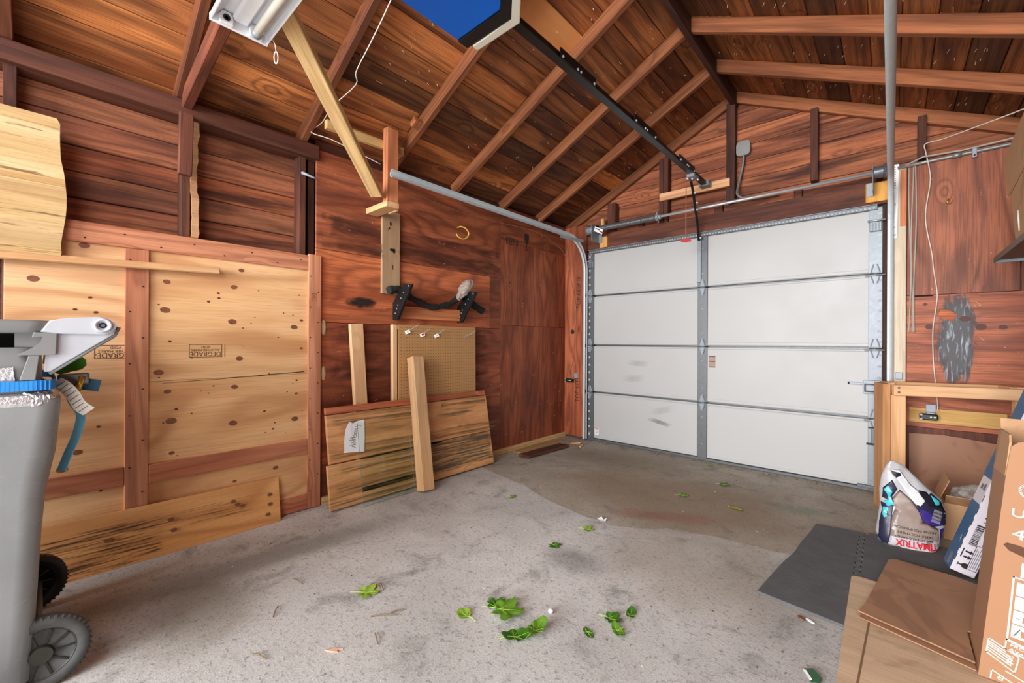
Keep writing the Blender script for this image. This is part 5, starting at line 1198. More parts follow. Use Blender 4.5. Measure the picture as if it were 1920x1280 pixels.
# ------------------------------------------------------------------ leaves
def leaf_outline(kind, a):
    if kind == 'lobed':
        r = .44 + .56 * abs(math.cos(2.5 * a)) ** .75
        r *= 1.0 - .35 * max(0, -math.cos(a)) ** 2
    elif kind == 'heart':
        r = .55 + .25 * math.cos(a) + .2 * abs(math.cos(a / 2)) ** 2
    else:
        r = 1 / math.sqrt(math.cos(a) ** 2 + (math.sin(a) / .48) ** 2)
    return r * (1 + .025 * math.sin(17 * a))
def leaf(kind, x, y, size, rot, mt, curl, fold, label, tip=0.0, lift=0.0):
    t = thing('leaf', label, 'leaf', (x, y, 0), 'green leaves scattered on the floor')
    bm = bmesh.new(); NA = 44; NR = 5; rings = []
    c0 = bm.verts.new((0, 0, 0))
    for j in range(1, NR + 1):
        q = j / NR; rg = []
        for k in range(NA):
            a = 2 * math.pi * k / NA; r = leaf_outline(kind, a) * q
            u, v_ = r * math.cos(a), r * math.sin(a)
            z = curl * (u * u) * .9 + fold * abs(v_) + .06 * math.sin(6 * a + 2) * q * q + tip * max(0, u) ** 2
            rg.append(bm.verts.new((u, v_, z)))
        rings.append(rg)
    for k in range(NA): bm.faces.new((c0, rings[0][k], rings[0][(k + 1) % NA]))
    for A, B in zip(rings, rings[1:]):
        for k in range(NA): bm.faces.new((A[k], B[k], B[(k + 1) % NA], A[(k + 1) % NA]))
    mn = min(v.co.z for v in bm.verts); h = size / 2
    mm = Matrix.Translation((x, y, .0015 + lift)) @ Matrix.Rotation(rot, 4, 'Z') @ Matrix.Diagonal((h, h, h, 1)) @ Matrix.Translation((0, 0, -mn))
    bmesh.ops.solidify(bm, geom=bm.faces[:], thickness=.008)
    b = obj('blade', mesh(bm, smooth=True), M[mt], t, mm)
    def P_(u, v_):
        z = curl * (u * u) * .9 + fold * abs(v_) + tip * max(0, u) ** 2 + .035 - mn; return mm @ V((u, v_, z + mn))
    bm = bmesh.new(); tube_bm(bm, [mm @ V((-1.25, .05, .03)), P_(-.6, 0), P_(0, 0), P_(.75, 0)], [.0011, .0011, .0009, .0005], 5)
    for a in (.75, -.75, 1.5, -1.5): tube_bm(bm, [P_(-.25, 0), P_(-.25 + .7 * math.cos(a) * .8, .6 * math.sin(a))], [.0008, .0004], 4)
    obj('stem', mesh(bm), M['leaflight'], t)
LV = [('lobed', -1.70, .955, .115, .75, 'leaflight', .1, .18, 'pale lobed leaf lying alone on the floor, furthest left of all leaves'),
      ('heart', -1.262, 1.142, .085, 3.2, 'leaflight', .25, .22, 'small squarish pale leaf just left of the overlapping leaf pair'),
      ('lobed', -1.218, 1.275, .105, 1.9, 'leafdark', .05, .12, 'dark deeply lobed leaf, back one of the overlapping pair on the floor'),
      ('lobed', -1.155, 1.255, .155, .55, 'leafmid', .1, .12, 'large bright veined leaf, front one of the overlapping pair on the floor'),
      ('oval', -1.03, 1.19, .125, .95, 'leafdark', .35, .3, 'large dark curled leaf with upturned edges, nearest left leaf of the near pair'),
      ('oval', -.985, 1.245, .115, 1.65, 'leafmid', .4, .35, 'curled leaf pointing away, resting beside the large dark curled leaf'),
      ('lobed', -.822, 1.515, .085, .2, 'leafdark', .3, .3, 'dark curled leaf with pale folded rim, topmost left of the right-hand leaf group'),
      ('oval', -.777, 1.592, .075, 1.9, 'leafdark', .4, .35, 'narrow dark folded leaf standing upright, furthest right of the near leaves'),
      ('oval', -.846, 1.383, .062, -.5, 'leafdark', .1, .2, 'small flat oval dark leaf left of the curled leaf below the pair'),
      ('oval', -.764, 1.462, .085, -.65, 'leafmid', .45, .35, 'curled green leaf below the dark curled one, right of the small oval leaf'),
      ('lobed', -1.99, 2.23, .065, .3, 'leafmid', .2, .2, 'small green leaf on the floor nearest to the thick leaning post'),
      ('lobed', -1.321, 2.142, .085, .4, 'leaflight', .25, .2, 'yellow-green crumpled leaf just below the scrap of white paper'),
      ('lobed', -1.349, 1.854, .085, -.3, 'leafdark', .15, .15, 'dark lobed leaf left of the grey floor stain, middle of the floor'),
      ('lobed', -1.11, 3.08, .085, .5, 'leafmid', .05, .1, 'flat dull green leaf on the brown overlay, left of the yellowing leaf'),
      ('oval', -.757, 3.077, .095, -.2, 'leafyellow', .1, .15, 'yellow and red blotched leaf on the floor in front of the right door half'),
      ('lobed', -.959, 3.528, .09, .2, 'leafdark', .15, .15, 'dark green leaf closest to the overhead door, right half'),
      ('oval', -1.2, 4.0, .06, .1, 'leafmid', .2, .2, 'tiny leaf lying against the bottom of the overhead door near the centre stile')]
for k_, a in enumerate(LV): leaf(*a, .0, (0, 0, 0, .016, 0, .02)[k_] if k_ < 6 else 0)
# leaf caught in the bin hinge
t = thing('leaf', 'drooping green leaf caught between the bin hinge and the strap', 'leaf', (-2.2, .06, 1.04))
for (y, z, s) in ((.085, 1.075, .042), (.07, 1.02, .05)):
    bm = bmesh.new(); pts = []
    for k in range(18):
        a = 2 * math.pi * k / 18; r = s * (1 + .18 * math.cos(3 * a + 1)); pts.append((r * math.cos(a), r * .9 * math.sin(a)))
    prism_bm(bm, pts, 0, .002); obj('blade', mesh(bm), M['leafdark'], t, frame((-2.2, y, z), (.6, .75, .1), (-.1, 0, 1)))
tube('stem', t, M['leafmid'], [(-2.2, .085, 1.075), (-2.2, .06, 1.02), (-2.18, .03, .985)], .002, 6)
# dark green wrapper at the bottom edge, chips by the mat
t = thing('wrapper', 'dark green and white folded wrapper cut off by the bottom edge, beside the floor cardboard', 'wrapper', (-.19, 1.68, 0))
prism('green_panel', t, plain('green_foil', (38, 84, 52), .35), [(-.035, -.012), (.03, -.02), (.04, .0), (.02, .018), (-.03, .014)], 0, .004, frame((-.186, 1.70, .006), (.5, -.85, .1), (.8, .5, .3)), None, .001)
prism('white_panel', t, M['white'], [(-.03, -.018), (.02, -.02), (.02, -.012), (-.025, -.01)], .0041, .006, frame((-.186, 1.70, .006), (.5, -.85, .1), (.8, .5, .3)))
o = prism('bark_chip', None, plain('brown_chip', (112, 84, 62), .8, 0, .2, 40), [(-.014, -.008), (.0, -.01), (.014, -.004), (.012, .007), (-.004, .01), (-.015, .004)], 0, .005, frame((-.262, 2.03, .001), (.8, -.6, 0), (.6, .8, 0))); tag(o, 'small dark brown chip on the floor at the near edge of the left mat', 'chip')
o = prism('paper_scrap', None, M['paper'], [(-.016, -.004), (.01, -.006), (.018, .002), (.004, .006), (-.012, .005)], 0, .003, frame((-.235, 2.035, .001), (.8, -.5, 0), (.5, .8, 0))); tag(o, 'tiny white paper sliver beside the brown chip at the near edge of the left mat', 'paper')
# pebble, paper scrap, bits
bm = bmesh.new(); bmesh.ops.create_icosphere(bm, subdivisions=3, radius=.011, matrix=Matrix.Translation((-1.024, 1.387, .0085)) @ Matrix.Diagonal((1, 1, .75, 1)))
o = obj('pebble', mesh(bm, smooth=True), M['white']); tag(o, 'small round white pebble lying on the floor between the leaf groups', 'pebble')
bm = bmesh.new(); vs = [bm.verts.new(p) for p in ((-.03, 0, .004), (-.01, .018, .016), (.008, .006, .006), (.026, .016, .018), (.03, -.006, .005), (.004, -.014, .003))]; bm.faces.new(vs[:3]); bm.faces.new((vs[0], vs[2], vs[5])); bm.faces.new((vs[2], vs[3], vs[4])); bm.faces.new((vs[2], vs[4], vs[5]))
bmesh.ops.solidify(bm, geom=bm.faces[:], thickness=.001)
o = obj('paper_scrap', mesh(bm), M['paper'], None, Matrix.Translation((-1.323, 2.311, .0015))); tag(o, 'crumpled white paper scrap on the floor at the edge of the overlay', 'paper')
o = prism('bark_chip', None, plain('pinkish_bark', (206, 160, 134), .8, 0, .2, 40), [(-.03, -.004), (.0, .006), (.03, .008), (.012, .0), (.02, -.010), (-.02, -.008)], 0, .004, frame((-1.47, .70, .001), (.8, .6, 0), (-.6, .8, 0))); tag(o, 'pinkish flat chip of bark lying on the nearest part of the floor', 'chip')

# ------------------------------------------------------------------ right corner: stand, mats, cartons, sack
t = thing('wooden_stand', 'raw two-by-four stand with an open top in the right corner, sack against it', 'stand', (.2, 3.8, 0))
U = V((.949, .316, 0)); W_ = V((-.316, .949, 0)); O = V((.0, 3.70, 0))
def sp(u, w, z): return O + U * u + W_ * w + V((0, 0, z))
ST = (1.04, .92, .82)
def sb(nm, u0, u1, w0, w1, z0, z1, long, tint=ST, mat='pine'):
    c = sp((u0 + u1) / 2, (w0 + w1) / 2, (z0 + z1) / 2); d = {'u': (u1 - u0, U), 'w': (w1 - w0, W_), 'z': (z1 - z0, V((0, 0, 1)))}
    ks = [k for k in 'uwz' if k != long]; b = max(ks, key=lambda k: d[k][0]); c2 = min(ks, key=lambda k: d[k][0])
    return board(nm, t, M[mat], c, d[long][1], d[b][1], d[long][0], d[b][0], d[c2][0], tint, .003)
fr_ = sb('front_rail', .004, .64, -.038, 0, .765, .832, 'u', (1.06, .93, .84))
sb('leg', .002, .078, .001, .04, 0, .764, 'z', (1.04, .9, .8))
sb('leg_board', -.004, .0, .04, .16, 0, .86, 'z', (.62, .48, .38)) if False else None
sb('leg', -.04, .0, .0, .155, 0, .835, 'z', (.7, .52, .38))
sb('side_rail', -.002, .036, .0405, .155, .772, .842, 'w', (.8, .68, .58))
sb('back_rail', .038, .64, .115, .155, .79, .842, 'u', (.88, .74, .62))
sb('leg', .585, .64, .001, .04, 0, .764, 'z', (.9, .78, .68));
sb('top_block', .56, .64, .0, .114, .80, .842, 'w', (1.0, .9, .8))
bm = bmesh.new()
for z in (.787, .815): disc_bm(bm, frame(sp(.028, -.0382, z), U, (0, 0, 1)), .007, .007, .001, 12)
obj('screw_heads', mesh(bm), M['galvdark'], fr_)
# brown sheet leaning on the wall behind the stand
def arc_pts():
    P = [(-.21, 0), (.24, 0), (.24, .455)]
    return P + [(.05, .475), (-.05, .482), (-.12, .478), (-.21, .472)]
o = prism('hardboard_sheet', None, M['browncard'], arc_pts(), 0, .006, frame((.305, 4.012, .004), (1, 0.0, 0), (0, .125, 1)), None, .001)
tag(o, 'brown cardboard sheet leaning on the plywood behind the wooden stand', 'sheet')
# small open carton with clear film
t = thing('open_carton', 'small open cardboard carton behind the sack with clear film inside', 'carton', (.34, 3.55, 0))
cx0, cx1, cy0, cy1, ch = .225, .50, 3.40, 3.66, .205
for (a, b, c, d, nm) in ((cx0, cx1, cy0, cy0 + .005, 'wall_panel'), (cx0, cx1, cy1 - .005, cy1, 'wall_panel'), (cx0, cx0 + .005, cy0 + .005, cy1 - .005, 'wall_panel'), (cx1 - .005, cx1, cy0 + .005, cy1 - .005, 'wall_panel'), (cx0, cx1, cy0, cy1, 'base_panel')):
    aabb(nm, t, M['cardboard'], a, b, c, d, 0.004 if nm != 'base_panel' else .001, ch if nm != 'base_panel' else .004, 'x' if b - a > .1 else 'y', (.9, .86, .82), .001)
board('flap', t, M['cardboard'], (cx0 - .0, cy0 + .13, ch + .065), (0, 1, 0), (.35, 0, 1), .25, .13, .004, (.95, .9, .86), .001)
board('flap', t, M['cardboard'], ((cx0 + cx1) / 2, cy0 - .03, ch + .03), (1, 0, 0), (0, -.8, .6), .27, .10, .004, (1.0, .96, .92), .001)
o = None
bm = bmesh.new(); bmesh.ops.create_icosphere(bm, subdivisions=4, radius=1)
for v in bm.verts:
    n = mnoise.noise(v.co * 2.2) * .25 + mnoise.noise(v.co * 6) * .10; q = v.co * (1 + n); v.co = V((.365 + q.x * .105, 3.50 + q.y * .085, .235 + q.z * .07))
o = obj('plastic_film', mesh(bm, smooth=True), M['clearbag']); tag(o, 'crumpled clear plastic film lying in the small open carton', 'film')

# sand sack
t = thing('sand_sack', 'slumped part-used sack of polymeric sand standing upside down on the mat', 'sack', (.1, 3.1, 0))
BO = V((-.012, 3.02, .0128)); BU = V((.953, .303, 0)); BN = V((-.303, .953, 0))
LE = [(0, .0), (.02, -.014), (.05, -.024), (.11, -.014), (.2, .0), (.28, -.004), (.355, .006), (.42, .024), (.445, .04)]
RE = [(0, .222), (.02, .236), (.05, .246), (.10, .262), (.15, .272), (.206, .274), (.263, .254), (.311, .202), (.37, .148), (.425, .096), (.445, .056)]
DE = [(0, .10), (.05, .125), (.15, .125), (.25, .10), (.33, .075), (.40, .045), (.445, .015)]
def itp(T, z):
    if z <= T[0][0]: return T[0][1]
    for a, b in zip(T, T[1:]):
        if z <= b[0]: return a[1] + (b[1] - a[1]) * (z - a[0]) / (b[0] - a[0])
    return T[-1][1]
def bagpt(u, z, off=0.0):
    a, b = itp(LE, z), itp(RE, z); q = max(-1, min(1, (u - (a + b) / 2) / ((b - a) / 2))); d = itp(DE, z)
    s = (1 - abs(q) ** 2.6) ** .5
    wr = .010 * mnoise.noise(V((u * 14, z * 11, 1.3))) + .004 * mnoise.noise(V((u * 30, z * 34, 4.3)))
    v_ = d * .5 * (1 - s) + (wr if s > .2 else wr * s * 5) - off - .07 * (z / .445) * -1
    return BO + BU * u + BN * (v_ + .012) + V((0, 0, z))
bm = bmesh.new(); NZ, NU = 110, 90; G_ = []
for j in range(NZ + 1):
    z = .003 + (.445 - .003) * j / NZ; a, b = itp(LE, z), itp(RE, z); row = []
    for k in range(NU + 1):
        u = (a + b) / 2 - math.cos(math.pi * k / NU) * (b - a) / 2; row.append(bm.verts.new(bagpt(u, z)))
    for k in range(NU - 1, 0, -1):
        u = (a + b) / 2 - math.cos(math.pi * k / NU) * (b - a) / 2; p = bagpt(u, z); q = (u - (a + b) / 2) / ((b - a) / 2)
        row.append(bm.verts.new(p + BN * itp(DE, z) * (1 - abs(q) ** 2.6) ** .5))
    G_.append(row)
n = len(G_[0])
for A, B in zip(G_, G_[1:]):
    for k in range(n): bm.faces.new((A[k], A[(k + 1) % n], B[(k + 1) % n], B[k]))
bm.faces.new(G_[0][::-1]); bm.faces.new(G_[-1])
sk = plain('sack_film', (186, 183, 184), .32, 0, .05, 14)
body = obj('sack_body', mesh(bm, smooth=True), sk, t)
def decal(name, pts, mt, off=.0022, cuts=7):
    bm = bmesh.new(); f = bm.faces.new([bm.verts.new((u, z, 0)) for (u, z) in pts])
    bmesh.ops.triangulate(bm, faces=[f]); bmesh.ops.subdivide_edges(bm, edges=bm.edges[:], cuts=cuts, use_grid_fill=True)
    bmesh.ops.triangulate(bm, faces=bm.faces[:])
    for v in bm.verts: v.co = bagpt(v.co.x, max(.004, v.co.y), off)
    bmesh.ops.solidify(bm, geom=bm.faces[:], thickness=-.0006)
    return obj(name, mesh(bm, smooth=True), mt, t)
navy = plain('sack_navy', (40, 40, 64), .35); cyan = plain('sack_cyan', (70, 190, 206), .35); taupe = plain('sack_taupe', (150, 130, 120), .4, 0, .08, 30); purple = plain('sack_purple', (62, 44, 130), .35); blk = plain('sack_black', (28, 26, 34), .35); sred = plain('sack_red', (204, 40, 52), .4)
silver = plain('sack_silver', (190, 186, 190), .35); swhite = plain('sack_white', (226, 226, 228), .35)
decal('printed_patch', [(.02, .05), (.03, .14), (.05, .20), (.04, .25), (.07, .30), (.12, .25), (.15, .2), (.165, .15), (.20, .132), (.225, .12), (.222, .025)], taupe, .0020, 4)
decal('printed_patch', [(-.021, .02), (-.018, .06), (-.012, .111), (.001, .18), (.0, .215), (.044, .212), (.033, .141), (.014, .006), (-.01, .005)], navy, .0024)
decal('printed_patch', [(.13, .262), (.165, .27), (.205, .297), (.245, .255), (.262, .20), (.262, .14), (.2, .13), (.16, .148), (.135, .215)], navy, .0022)
decal('printed_patch', [(.004, .295), (.04, .346), (.061, .299), (.04, .259), (.044, .228), (.003, .242)], navy, .0024)
decal('logo_shape', [(.006, .288), (.023, .315), (.04, .285), (.032, .257), (.046, .212), (.018, .202), (.008, .226), (.026, .238), (.02, .262)], cyan, .0032)
decal('logo_shape', [(.004, .192), (.02, .197), (.024, .182), (.011, .169), (.018, .149), (.004, .138), (.0, .156)], cyan, .0032)
decal('printed_patch', [(.034, .40), (.075, .403), (.116, .334), (.145, .307), (.172, .259), (.149, .23), (.125, .241), (.068, .342)], swhite, .0028)
decal('printed_patch', [(.036, .398), (.046, .392), (.077, .386), (.079, .373), (.056, .359), (.042, .375)], blk, .0036)
decal('printed_patch', [(.15, .306), (.185, .300), (.205, .262), (.245, .235), (.262, .206), (.24, .225), (.181, .235), (.169, .254), (.146, .265)], blk, .0024)
decal('logo_shape', [(.198, .29), (.235, .262), (.232, .242), (.215, .24)], cyan, .0036)
decal('printed_patch', [(.139, .218), (.189, .2), (.245, .142), (.255, .137), (.205, .136), (.166, .149)], purple, .0028)
decal('printed_patch', [(.232, .116), (.255, .125), (.245, .085), (.228, .043)], purple, .0024)
decal('printed_patch', [(.012, .006), (.022, .058), (.225, .058), (.225, .006), (.1, .004)], silver, .0021)

def bagtext(s, size, u, z, ang, mt, sx, shear=0.0, bold=0.0):
    ca, sa = math.cos(ang), math.sin(ang)
    def wp(co):
        a, b = co.x * ca - co.y * sa, co.x * sa + co.y * ca
        return bagpt(u + a, max(.004, z + b), .0042 + (co.z * .5))
    lettering('lettering', t, mt, s, size, None, None, None, .0004, wp, sx, 0, shear, 'CENTER', bold)
bagtext('TIMATRIX', .046, .128, .030, math.pi - .02, sred, .84, 0, .0016)
bagtext('POLYMERIC SAND', .0165, .118, .058, math.pi - .03, M['ink'], 1.15)
bagtext('SABLE POLYMERE', .0165, .122, .080, math.pi - .05, M['ink'], 1.15)
bagtext('ARENA POLIMERICA', .0165, .128, .104, math.pi - .06, M['ink'], 1.15)
for k in range(4): bagtext('|||||||||', .014, .212 + k * .004, .155 + k * .017, math.pi + 1.2 * 0 - .35, M['tagpaper'], 1.25)
bagtext('9', .02, .012, .166, .3, M['white'], 1.0)

# foam mats
e1, e2 = [], []
for k in range(10):
    a, b = 2.505 + k * .0635, 2.505 + (k + .5) * .0635
    e1 += [(-.108, a), (-.131, a - .004), (-.131, b + .004), (-.108, b)]
    e2 += [(-.103, a + .004), (-.127, a), (-.127, b), (-.103, b - .004)]
lp_ = [(-.434, 2.106), (-.28, 2.09), (-.13, 2.075), (-.108, 2.49)] + e1 + [(-.108, 3.16), (-.2, 3.15), (-.333, 3.125), (-.345, 2.95), (-.362, 2.8), (-.372, 2.62), (-.392, 2.5), (-.402, 2.42), (-.415, 2.3)]
o = prism('foam_mat', None, M['mat'], lp_, .0005, .012, Matrix(), (1, 1, 1), 0); tag(o, 'charcoal foam floor mat with straight edges, left one of the two mats', 'mat')
rp = [(-.103, 2.06)] + e2 + [(-.09, 3.18), (.3, 3.24), (.74, 3.2), (.74, 2.06)]
o = prism('foam_mat', None, M['mat'], rp, .0005, .0125, Matrix(), (.92, .92, .92), 0); tag(o, 'charcoal foam floor mat under the sack, interlocked with the left mat', 'mat')
# cardboard sheets on the floor
c1 = [(-.134, 2.515), (-.128, 2.535), (-.10, 2.545), (-.04, 2.54), (.2, 2.58), (.45, 2.6), (.5, 1.3), (-.10, 1.3), (-.128, 1.72)]
o = prism('cardboard_sheet', None, M['cardboard2'], c1, .0135, .0165, Matrix(), (1.02, 1.0, .98)); tag(o, 'long dusty cardboard sheet lying flat on the mats, lower of the two', 'cardboard')
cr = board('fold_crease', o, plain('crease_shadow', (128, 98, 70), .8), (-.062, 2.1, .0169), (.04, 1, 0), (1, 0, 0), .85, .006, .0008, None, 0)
# folded brown sheet lying on it: two leaves with an open cut edge
fo = thing('folded_cardboard', 'folded stained brown cardboard lying on the dusty sheet, nearer the sack', 'cardboard', (.1, 2.4, .02))
top = [(-.093, 2.175), (-.075, 2.26), (-.005, 2.80), (.02, 2.825), (.2, 2.80), (.36, 2.74), (.36, 2.33), (.2125, 2.292), (.2125, 2.083), (.05, 2.125)]
M['foldcard'] = plain('stained_brown_card', (170, 126, 94), .7, 0, .1, 5, fleck=((138, 102, 78), 3.2, .5, .6))
def leafcard(z0, th, dx, dy, lift, mt, nm):
    bm = bmesh.new(); f = bm.faces.new([bm.verts.new((x + (dx if y < 2.3 and x < .1 else 0), y + (dy if y < 2.3 else 0), 0)) for (x, y) in top]); bmesh.ops.triangulate(bm, faces=[f]); bmesh.ops.subdivide_edges(bm, edges=bm.edges[:], cuts=4, use_grid_fill=True)
    for v in bm.verts: v.co.z = z0 + lift * max(0, (2.55 - v.co.y) / .45) ** 1.5 * (1 - .3 * abs(v.co.x)) + .003 * mnoise.noise(v.co * 6)
    r_ = bmesh.ops.extrude_face_region(bm, geom=bm.faces[:]); bmesh.ops.translate(bm, vec=(0, 0, th), verts=[g for g in r_['geom'] if isinstance(g, bmesh.types.BMVert)])
    return obj(nm, mesh(bm), mt, fo)
leafcard(.0222, .004, .004, -.02, .0, M['foldcard'], 'lower_leaf'); leafcard(.0305, .005, 0, 0, .006, M['foldcard'], 'upper_leaf')

# long printed carton leaning to the right
t = thing('long_carton', 'long slim blue and white printed carton leaning towards the right wall', 'carton', (.28, 2.9, 0))
A_ = V((.29, .039, .956)).normalized(); W2 = V((.948, .129, -.292)); W2 = (W2 - A_ * W2.dot(A_)).normalized(); B2 = A_.cross(W2); B2 = B2 if B2.y > 0 else -B2
P0 = V((.209, 2.867, .0405)); LW, LB, LL = .085, .101, 1.45
C0 = P0 + W2 * LW / 2 + B2 * LB / 2 + A_ * LL / 2
board('carton_body', t, M['boxwhite'], C0, A_, W2, LL, LW, LB, None, .002)
def wf_(a, w_, o_=.0004): return P0 + A_ * a + W2 * w_ - B2 * o_       # white face
def bf_(a, b_, o_=.0004): return P0 + A_ * a + B2 * b_ - W2 * o_       # blue face
def onw(nm, a0, a1, w0, w1, mt, o_=.0006): board(nm, t, mt, wf_((a0 + a1) / 2, (w0 + w1) / 2, o_), A_, W2, a1 - a0, w1 - w0, .0008, None, 0)
def onb(nm, a0, a1, b0, b1, mt, o_=.0006): board(nm, t, mt, bf_((a0 + a1) / 2, (b0 + b1) / 2, o_), A_, B2, a1 - a0, b1 - b0, .0008, None, 0)
onb('blue_print', .0, .335, .0, .101, M['boxblue']); onb('blue_print', .46, 1.45, .0, .101, M['boxblue'])
onb('grey_print', .40, .425, .05, .07, M['galvdark'], .0008); onb('grey_print', .40, .43, .02, .04, M['galvdark'], .0008)
for k in range(10): onb('print_bar', .012 + .006 * k, .015 + .006 * k, .03, .06, plain('pale_blue_print', (130, 166, 196), .5) if k == 0 else M['galv'], .0008)
for k in range(6): onw('hazard_tick', .05 + .06 * k, .085 + .06 * k, .0, .0022, M['ink'])
# barcodes
bm = bmesh.new(); a = .145
while a < .245:
    b = rnd.choice((.002, .003, .005)); bm_box(bm, b, .026, .0006, (0, 0, 0), frame(wf_(a, .033, .0008), A_, W2)); a += b + rnd.choice((.002, .003))
o = obj('barcode', mesh(bm), M['ink'], t)
bm = bmesh.new(); a = .40
while a < .50:
    b = rnd.choice((.002, .003, .005)); bm_box(bm, b, .03, .0006, (0, 0, 0), frame(wf_(a, .066, .0008), A_, W2)); a += b + rnd.choice((.002, .003))
bm_box(bm, .002, .05, .0006, (0, 0, 0), frame(wf_(.355, .06, .0008), A_, W2)); bm_box(bm, .05, .002, .0006, (0, 0, 0), frame(wf_(.38, .036, .0008), A_, W2)); bm_box(bm, .05, .002, .0006, (0, 0, 0), frame(wf_(.38, .084, .0008), A_, W2))
obj('barcode', mesh(bm), M['ink'], t)
lettering('lettering', t, M['ink'], '22613-1', .030, wf_(.30, .045, .0008), -A_, -W2, sx=.86)
lettering('lettering', t, M['ink'], '1 00 46135 22613 4', .014, wf_(.44, .040, .0008), -A_, -W2, sx=.9)
lettering('lettering', t, M['galv'], 'PREMIUM & SERIES', .032, bf_(.60, .03, .0008), A_, -B2, sx=.75)
lettering('lettering', t, M['white'], 'TO....', .016, bf_(.15, .03, .0008), -A_, B2)
onw('ink_panel', .155, .27, .062, .078, M['ink']); lettering('lettering', t, M['boxwhite'], 'A HOUSE OF LIGHT', .009, wf_(.213, .070, .0014), A_, -W2)
bm = bmesh.new()
for (a0, a1, w0, w1) in ((.03, .032, .047, .08), (.15, .152, .047, .08), (.03, .152, .047, .049), (.03, .152, .078, .08)): bm_box(bm, a1 - a0, w1 - w0, .0006, (0, 0, 0), frame(wf_((a0 + a1) / 2, (w0 + w1) / 2, .0008), A_, W2))
obj('label_frame', mesh(bm), M['ink'], t)
for k in range(4): onw('label_line', .04, .14 - .01 * (k % 2), .053 + k * .006, .0545 + k * .006, M['galvdark'])
# this-way-up arrows and goblet
onw('up_bar', .075, .12, .012, .016, M['ink'])
for a in (.082, .108):
    prism('up_arrow', t, M['ink'], [(-.004, -.012), (.004, -.012), (.004, .004), (.010, .004), (0, .016), (-.010, .004), (-.004, .004)], 0, .0006, frame(wf_(a, .034, .0012), A_, W2))
prism('fragile_mark', t, M['ink'], [(-.013, .018), (.013, .018), (.012, .002), (.003, -.006), (.003, -.014), (.010, -.018), (-.010, -.018), (-.003, -.014), (-.003, -.006), (-.012, .002)], 0, .0006, frame(wf_(.040, .032, .0012), A_, W2))

# large TV carton at the right edge
t = thing('television_carton', 'large open orange-brown television carton with white print at the right edge', 'carton', (.45, 2.1, 0))
def lean_x(z): return .214 + (.066 / .77) * z if z < .69 else .27
TD = .20
def tface(pts, y0, y1, mt, nm, tint=None): return prism(nm, t, mt, pts, 0, y1 - y0, XZ(y1), tint)
fp = [(.2155, .019), (.72, .019), (.74, .77), (.33, .80), (.298, .79), (.284, .775), (.2745, .70)]
tface(fp, 2.05, 2.056, M['cardtv'], 'front_panel', (1.03, 1.02, 1.0))
sd = bmesh.new()
prism('side_panel', t, M['cardtv'], [(0, .019), (TD, .019), (TD, .68), (0, .70)], 0, .006, frame((.2145, 2.056, .0), (0, 1, 0), (.0855, 0, .996)), (.9, .87, .84))
tface([(.218, .019), (.72, .019), (.74, .72), (.278, .72)], 2.05 + TD, 2.056 + TD, M['cardboard'], 'back_panel', (.8, .76, .72))
prism('side_flap', t, M['cardboard'], [(0, .682), (.185, .668), (.185, .79), (.165, .81), (.02, .812), (0, .79)], 0, .005, frame((.2135, 2.058, .0), (0, 1, 0), (.0855, 0, .996)), (.8, .76, .72))
board('flap', t, M['cardboard'], (.52, 2.262, .775), (1, 0, 0), (0, .35, 1), .46, .13, .005, (.8, .74, .7), .001)
yF = 2.0492
def tp(nm, pts, mt=None): prism(nm, t, mt or M['white'], pts, 0, .0006, XZ(yF + .0006))
def tbar(nm, xa, za, xb, zb, w_=.004, mt=None):
    board(nm, t, mt or M['white'], ((xa + xb) / 2, yF, (za + zb) / 2), (xb - xa, 0, zb - za), (0, 1, 0), math.hypot(xb - xa, zb - za) + w_, .0006, w_, None, 0)
TX, TZ = (.996, 0, -.085), (.085, 0, .996)
lettering('lettering', t, M['white'], 'UHD', .036, (.332, yF, .564), TX, TZ, sx=1.25)
lettering('lettering', t, M['white'], '43"', .045, (.325, yF, .499), TX, TZ, sx=1.3)
bm = bmesh.new()
for k in range(20):
    if 15 <= k: continue
    a, b = 2 * math.pi * (k + 1) / 20 * .9 + .5, 2 * math.pi * (k + 2) / 20 * .9 + .5
    p_, q_ = V((.322 + .02 * math.cos(a), yF, .642 + .02 * math.sin(a))), V((.322 + .02 * math.cos(b), yF, .642 + .02 * math.sin(b)))
    bm_box(bm, (q_ - p_).length + .002, .0006, .0055, (0, 0, 0), frame((p_ + q_) / 2, q_ - p_, (0, 1, 0)))
obj('round_logo', mesh(bm), M['white'], t)
hs = [(.268, .462), (.276, .47), (.30, .468), (.345, .455), (.36, .44), (.35, .43), (.31, .435), (.28, .446)]
tp('hand_hole', hs, plain('hand_hole_shade', (92, 58, 38), .8))
tp('white_block', [(.304, .37), (.36, .365), (.362, .41), (.307, .415)])
tbar('print_frame', .2905, .366, .277, .165); tbar('print_frame', .2905, .366, .40, .355); tbar('print_frame', .277, .165, .40, .13)
for k in range(4):
    z = .352 - k * .045; x = .2975 - k * .0035
    tp('pictogram_cell', [(x, z), (x - .003, z - .041), (x + .085, z - .049), (x + .088, z - .008)])
    tp('pictogram', [(x + .018, z - .012), (x + .04, z - .012), (x + .04, z - .034), (x + .018, z - .034)], M['cardtv']) if False else board('pictogram', t, M['cardtv'], (x + .028, yF - .0006, z - .026), (1, 0, -.08), (0, 0, 1), .02, .02, .0006, None, 0)
    if k == 2: tbar('pictogram', x + .005, z - .024, x + .011, z - .024, .002, M['galvdark'])
    if k == 3: tbar('pictogram', x + .004, z - .035, x + .016, z - .012, .003, M['galvdark'])
for z0 in (.162, .132): tbar('print_frame', .2755, z0, .36, z0 - .026, .003)
tbar('print_frame', .2755, .162, .273, .132, .003)
lettering('lettering', t, M['white'], 'FRONT', .0135, (.31, yF, .1435), (.95, 0, -.28), (.28, 0, .95), sx=1.25)
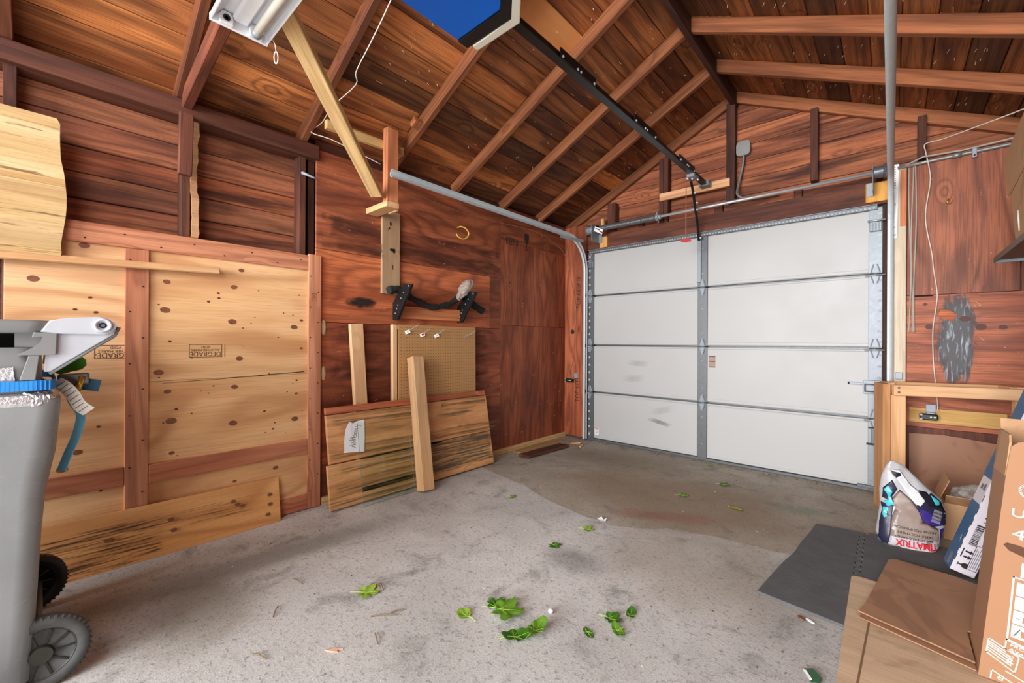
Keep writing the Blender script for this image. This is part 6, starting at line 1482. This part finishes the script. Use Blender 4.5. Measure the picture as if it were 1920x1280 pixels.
lettering('lettering', t, M['white'], 'AVANT', .0135, (.308, yF, .128), (.95, 0, -.28), (.28, 0, .95), sx=1.25)
for (xa, za, xb, zb) in ((.2385, .151, .302, .118), (.2325, .104, .293, .066), (.2385, .151, .2325, .104), (.302, .118, .293, .066)): tbar('print_frame', xa, za, xb, zb, .003)
for k, f in enumerate((.2, .34, .48, .66, .82)):
    tbar('print_line', .238 - .006 * f + .003, .151 - .047 * f, .238 + (.035, .045, .05, .05, .046)[k], .151 - .047 * f - (.018, .024, .027, .028, .028)[k], .0032)
for k, f in enumerate((.35, .62, .86)): lettering('lettering', t, M['white'], ('x2', 'x1', 'x1')[k], .013, (.287 - .006 * f, yF, .118 - .040 * f + .008), (.88, 0, -.47), (.47, 0, .88))
for (xa, za, xb, zb) in ((.2445, .052, .29, .03), (.2445, .052, .2425, .024), (.29, .03, .289, .023)): tbar('print_frame', xa, za, xb, zb, .003)
lettering('lettering', t, M['white'], '8', .024, (.264, yF, .034), (.9, 0, -.4), (.4, 0, .9), sx=1.2)
lettering('lettering', t, M['white'], '0', .022, (.303, yF, .032), (.9, 0, -.4), (.4, 0, .9), sx=1.2)
tbar('print_line', .275, .062, .33, .04, .003)

# shelf and carton high on the right wall
t = thing('wall_shelf', 'dark metal-edged shelf on the right wall carrying a cardboard carton', 'shelf', (.6, 3.0, 1.58))
aabb('shelf_board', t, M['shelfmetal'], .452, .76, 1.2, 3.73, 1.588, 1.604, 'y', (1, .9, .84), .002)
aabb('shelf_lip', t, M['galv'], .45, .76, 3.73, 3.736, 1.572, 1.606, 'x', None, .002)
aabb('shelf_lip', t, M['shelfmetal'], .446, .452, 1.2, 3.736, 1.574, 1.606, 'y', (.9, .8, .74), .002)
for y in (1.9, 3.4): beam('shelf_bracket', t, M['shelfmetal'], (.757, y, 1.30), (.757, y, 1.585), (0, 1, 0), .03, .006)
t = thing('shelf_carton', 'plain tan cardboard carton with scuffs standing on the right wall shelf', 'carton', (.6, 2.9, 1.606))
bx = [(.452, 3.24), (.745, 3.24)]
prism('carton_body', t, M['cardboard'], [(2.5, 1.606), (3.215, 1.606), (3.36, 1.93), (3.40, 2.03), (2.5, 2.03)], 0, .29, Matrix(((0, 0, 1, .4555), (1, 0, 0, 0), (0, 1, 0, 0), (0, 0, 0, 1))), (1.0, .96, .92), .004)
prism('carton_flap', t, M['cardboard'], [(2.5, 1.99), (3.345, 1.865), (3.465, 2.085), (2.5, 2.24)], 0, .005, Matrix(((0, 0, 1, .4485), (1, 0, 0, 0), (0, 1, 0, 0), (0, 0, 0, 1))), (.93, .89, .85))
tube('torn_strip', t, M['tagpaper'], [(.4535, 3.12, 1.64), (.4535, 3.135, 1.70), (.4530, 3.145, 1.745)], [.002, .004, .003], 5)
